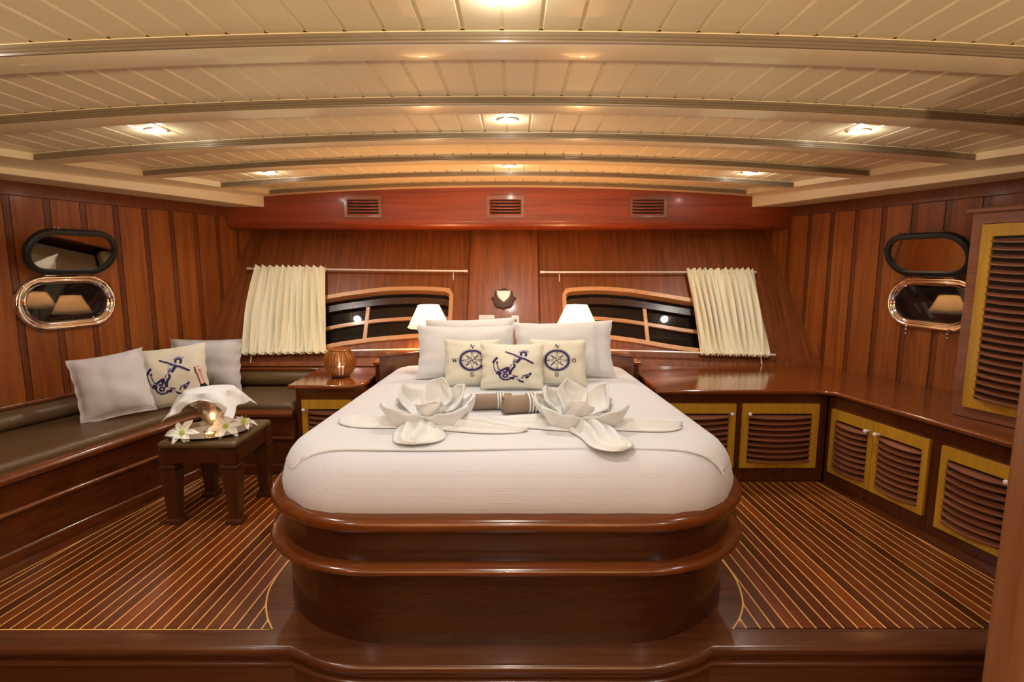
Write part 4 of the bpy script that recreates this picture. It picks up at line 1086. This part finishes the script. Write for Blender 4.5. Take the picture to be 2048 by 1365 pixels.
# ------------------------------------------------------------------ portholes
def stadium(hl, hh, n=12):
    P = []; d = hl-hh
    for k in range(n+1): a = -pi/2+pi*k/n; P.append((d+hh*cos(a), hh*sin(a)))
    for k in range(n+1): a = pi/2+pi*k/n; P.append((-d+hh*cos(a), hh*sin(a)))
    return P
def porthole(label, yc, zc, side):
    p = V((side*(wallx(yc)), yc, zc)); nrm = V((-side, -0.33, 0)).normalized()
    # local frame: x along wall, y = out of wall into room, z up
    xax = V((0, 0, 1)).cross(nrm)*-1
    mtx = Mx(((xax.x, nrm.x, 0, p.x), (xax.y, nrm.y, 0, p.y), (xax.z, nrm.z, 1, p.z), (0, 0, 0, 1)))
    if mtx.determinant() < 0:
        mtx = Mx(((-xax.x, nrm.x, 0, p.x), (-xax.y, nrm.y, 0, p.y), (-xax.z, nrm.z, 1, p.z), (0, 0, 0, 1)))
    r = thing('porthole', label, 'porthole', tuple(p), 0, 'chrome portholes'); r.matrix_basis = mtx
    def ring(hl, hh, y): return [(a, y, b_) for a, b_ in stadium(hl, hh)]
    g = loft([ring(0.292, 0.168, 0.020), ring(0.292, 0.168, 0.034), ring(0.287, 0.163, 0.045), ring(0.275, 0.151, 0.049), ring(0.262, 0.140, 0.043), ring(0.258, 0.136, 0.036), ring(0.254, 0.132, 0.043), ring(0.246, 0.124, 0.050), ring(0.236, 0.115, 0.046), ring(0.230, 0.110, 0.036), ring(0.228, 0.108, 0.005)])
    obj('ring', g, 'chrome', r, world=False, angle=60)
    g = G(); P = ring(0.232, 0.112, 0.028); g.quadmesh(P, [tuple(range(len(P)))])
    obj('glass', g, 'nightglass', r, world=False, smooth=False)
    for kx in ((-0.13, 0.13) if side > 0 else ()):
        obj('dog_bolt', G().tube([(kx, 0.05, -0.150), (kx, 0.056, -0.175), (kx, 0.05, -0.20)], 0.007, 8).ball((kx, 0.05, -0.205), 0.011, 8), 'chrome', r, world=False)
    # open lid, hinged at the top edge and leaning into the room
    tl = R(24)
    L_ = Mx.Translation((0.0, 0.052, 0.172)) @ Mx.Rotation(-tl, 4, 'X')
    def lring(hl, hh, y): return [tuple(L_ @ V((a, y, b_+0.150))) for a, b_ in stadium(hl, hh)]
    g = loft([lring(0.262, 0.140, -0.010), lring(0.266, 0.144, 0.0), lring(0.266, 0.144, 0.022), lring(0.258, 0.136, 0.030), lring(0.236, 0.114, 0.030), lring(0.230, 0.110, 0.022), lring(0.230, 0.110, 0.0)])
    lid = obj('lid', g, 'rubber', r, world=False, angle=50)
    g = G(); P = lring(0.234, 0.114, 0.014); g.quadmesh(P, [tuple(range(len(P)))])
    obj('lid_glass', g, 'mirror', lid, world=False, smooth=False)
    g = G(); P = lring(0.262, 0.140, -0.009); g.quadmesh(P, [tuple(range(len(P)))[::-1]])
    obj('lid_back', g, 'chrome', lid, world=False, smooth=False)
    for kx in (-0.12, 0.12):
        g = G()
        for dx in (-0.012, 0.012): g.tube([tuple(L_ @ V((kx+dx, 0.01, 0.285))), tuple(L_ @ V((kx+dx, 0.01, 0.308)))], 0.0045, 6)
        obj('lid_lug', g, 'chrome', lid, world=False)
        obj('hinge', G().tube([(kx*0.8-0.035, 0.056, 0.172), (kx*0.8+0.035, 0.056, 0.172)], 0.010, 8), 'chrome', lid, world=False)
    return r
porthole('chrome porthole with its lid open on the left wall', 3.43, 1.165, -1)
porthole('chrome porthole with its lid open on the right wall, partly behind the cupboard', 3.50, 1.150, 1)

# ------------------------------------------------------------------ crest, card and socket on the pillar
cr_ = thing('crest_plaque', 'carved dark plaque with a cream shield on the pillar', 'plaque', tuple(T(-0.035, 1.085, 0.06)))
K = [(0, 1.08), (0.10, 0.90), (0.55, 0.80), (0.78, 0.62), (0.80, 0.30), (0.92, 0.14), (1.08, 0.02), (0.90, -0.14), (0.82, -0.55), (0.62, -0.82), (0.22, -0.86), (0.08, -0.93), (0, -1.06)]
O_ = K+[(-x, y) for x, y in K[-2:0:-1]]
def plate(P, s1, s2, o0, o1, cz=1.085, inner=None):
    a = [T(-0.035+x*s1, cz+y*s2, o0) for x, y in P]; b_ = [T(-0.035+x*s1, cz+y*s2, o1) for x, y in P]; c_ = [T(-0.035+x*s1*0.88, cz+y*s2*0.88, o1+0.006) for x, y in P]
    return loft([b_[::1], a]) if False else loft([a, b_, c_], cap_top=True)
obj('carved_frame', plate(O_, 0.094, 0.082, 0.0605, 0.074), 'crest', cr_, angle=40)
SH = [(-1, 1), (-0.5, 1.0), (0, 1.0), (0.5, 1.0), (1, 1), (0.97, 0.4), (0.8, -0.1), (0.5, -0.5), (0, -1), (-0.5, -0.5), (-0.8, -0.1), (-0.97, 0.4)]
obj('shield', plate(SH, 0.058, 0.046, 0.0805, 0.088, 1.092), 'shield', cr_, angle=40)
g = G(); P = [T(x, z, o_) for o_ in (0.062, 0.064) for z in (0.79, 0.958) for x in (-0.232, -0.108)]
g.quadmesh(P, [(0, 2, 3, 1), (4, 5, 7, 6), (0, 1, 5, 4), (2, 6, 7, 3), (0, 4, 6, 2), (1, 3, 7, 5)])
cdp = obj('card', g, 'paper', smooth=False); tag(cdp, 'small white information card on the pillar above the pillows', 'card')
g = G()
for z_, x0_, x1_ in ((0.945, -0.222, -0.16), (0.928, -0.222, -0.125), (0.918, -0.222, -0.135), (0.908, -0.222, -0.15)):
    P = [T(x, z, 0.0645) for z in (z_, z_+0.004) for x in (x0_, x1_)]; g.quadmesh(P, [(0, 1, 3, 2)])
obj('print', g, 'greyink', cdp, smooth=False)
so = thing('wall_socket', 'small white socket plate on the pillar between the large pillows', 'socket', tuple(T(0.06, 0.90, 0.06)))
def tb(x0, x1, z0, z1, o0, o1):
    P = [T(x, z, o_) for o_ in (o0, o1) for z in (z0, z1) for x in (x0, x1)]
    return G().quadmesh(P, [(0, 2, 3, 1), (4, 5, 7, 6), (0, 1, 5, 4), (2, 6, 7, 3), (0, 4, 6, 2), (1, 3, 7, 5)])
obj('plate', tb(0.03, 0.09, 0.86, 0.955, 0.0605, 0.068), 'ceramic', so, bevel=0.003)
obj('hole', tb(0.053, 0.069, 0.905, 0.925, 0.068, 0.0695), 'rubber', so)
obj('button', tb(0.045, 0.078, 0.872, 0.885, 0.068, 0.071), 'greyink', so)

# ------------------------------------------------------------------ ceiling downlights
def downlight(x, y, label):
    z = camz(x)+0.036
    r = thing('downlight', label, 'ceiling light', (x, y, z), 0, 'round ceiling downlights')
    obj('trim_ring', G().lathe([(0.040, 0.0), (0.046, -0.003), (0.045, -0.006), (0.036, -0.007), (0.034, -0.004), (0.034, 0.0)], 28), 'plaster', r, world=False)
    obj('lens', G().lathe([(0.0, -0.0055), (0.0345, -0.0055), (0.0345, -0.003), (0.0, -0.003)], 24), 'led', r, world=False, smooth=False)
    ld = bpy.data.lights.new('downlight_lamp', 'SPOT'); ld.energy = DOWN_W; ld.color = COOL; ld.spot_size = R(150); ld.spot_blend = 0.8; ld.shadow_soft_size = 0.034
    lo = bpy.data.objects.new('downlight_lamp', ld); C.objects.link(lo); lo.parent = r; lo.location = (0, 0, -0.012)
    ld = bpy.data.lights.new('downlight_spill', 'POINT'); ld.energy = DOWN_W*0.055; ld.color = COOL; ld.shadow_soft_size = 0.014
    lo = bpy.data.objects.new('downlight_spill', ld); C.objects.link(lo); lo.parent = r; lo.location = (0, 0, -0.026)
    return r
rows_ = [(1.45, 'in the bay nearest the camera'), (2.64, 'in the second bay'), (3.825, 'in the far bay')]
for yl, rn in rows_:
    for xl_, sn in ((-1.60, 'left'), (0.018, 'centre'), (1.635, 'right')):
        downlight(xl_, yl, 'lit round downlight at the %s of the row %s' % (sn, rn))
for xl_ in (-1.60, 0.018, 1.635):  # extra downlights added out of view over the entrance, for more fill
    downlight(xl_, 0.25, 'added round downlight, out of view over the entrance step, on the %s' % ('left' if xl_ < -1 else 'right' if xl_ > 1 else 'centre line'))
downlight(0.018, -0.95, 'added single round downlight, out of view behind the camera')

# ------------------------------------------------------------------ fill uplights added out of view behind the camera to brighten the ceiling
for sg, wd in ((-1, 'left'), (1, 'right')):
    ux, uy = sg*2.3, -1.2
    r = thing('fill_uplight', 'added bowl shaped fill uplight, out of view, on the %s of the entrance' % wd, 'lamp', (sg*0.9, YB0+0.12, 0.95), 0)
    obj('bowl', G().lathe([(0, 0), (0.05, 0.005), (0.09, 0.04), (0.11, 0.09), (0.105, 0.09), (0.085, 0.045), (0.0, 0.01)], 24), 'ceramic', r, world=False)
    obj('arm', G().box(-0.02, 0.02, -0.12, -0.03, 0.01, 0.05), 'brass', r, world=False)
    ld = bpy.data.lights.new('fill_uplight_lamp', 'SPOT'); ld.energy = FILL_UP_W; ld.color = (1.0, 0.80, 0.52); ld.spot_size = R(150); ld.spot_blend = 0.6; ld.shadow_soft_size = 0.11
    lo = bpy.data.objects.new('fill_uplight_lamp', ld); C.objects.link(lo); lo.parent = r; lo.location = (0, 0, 0.08); lo.rotation_euler = (R(180-25), 0, 0)
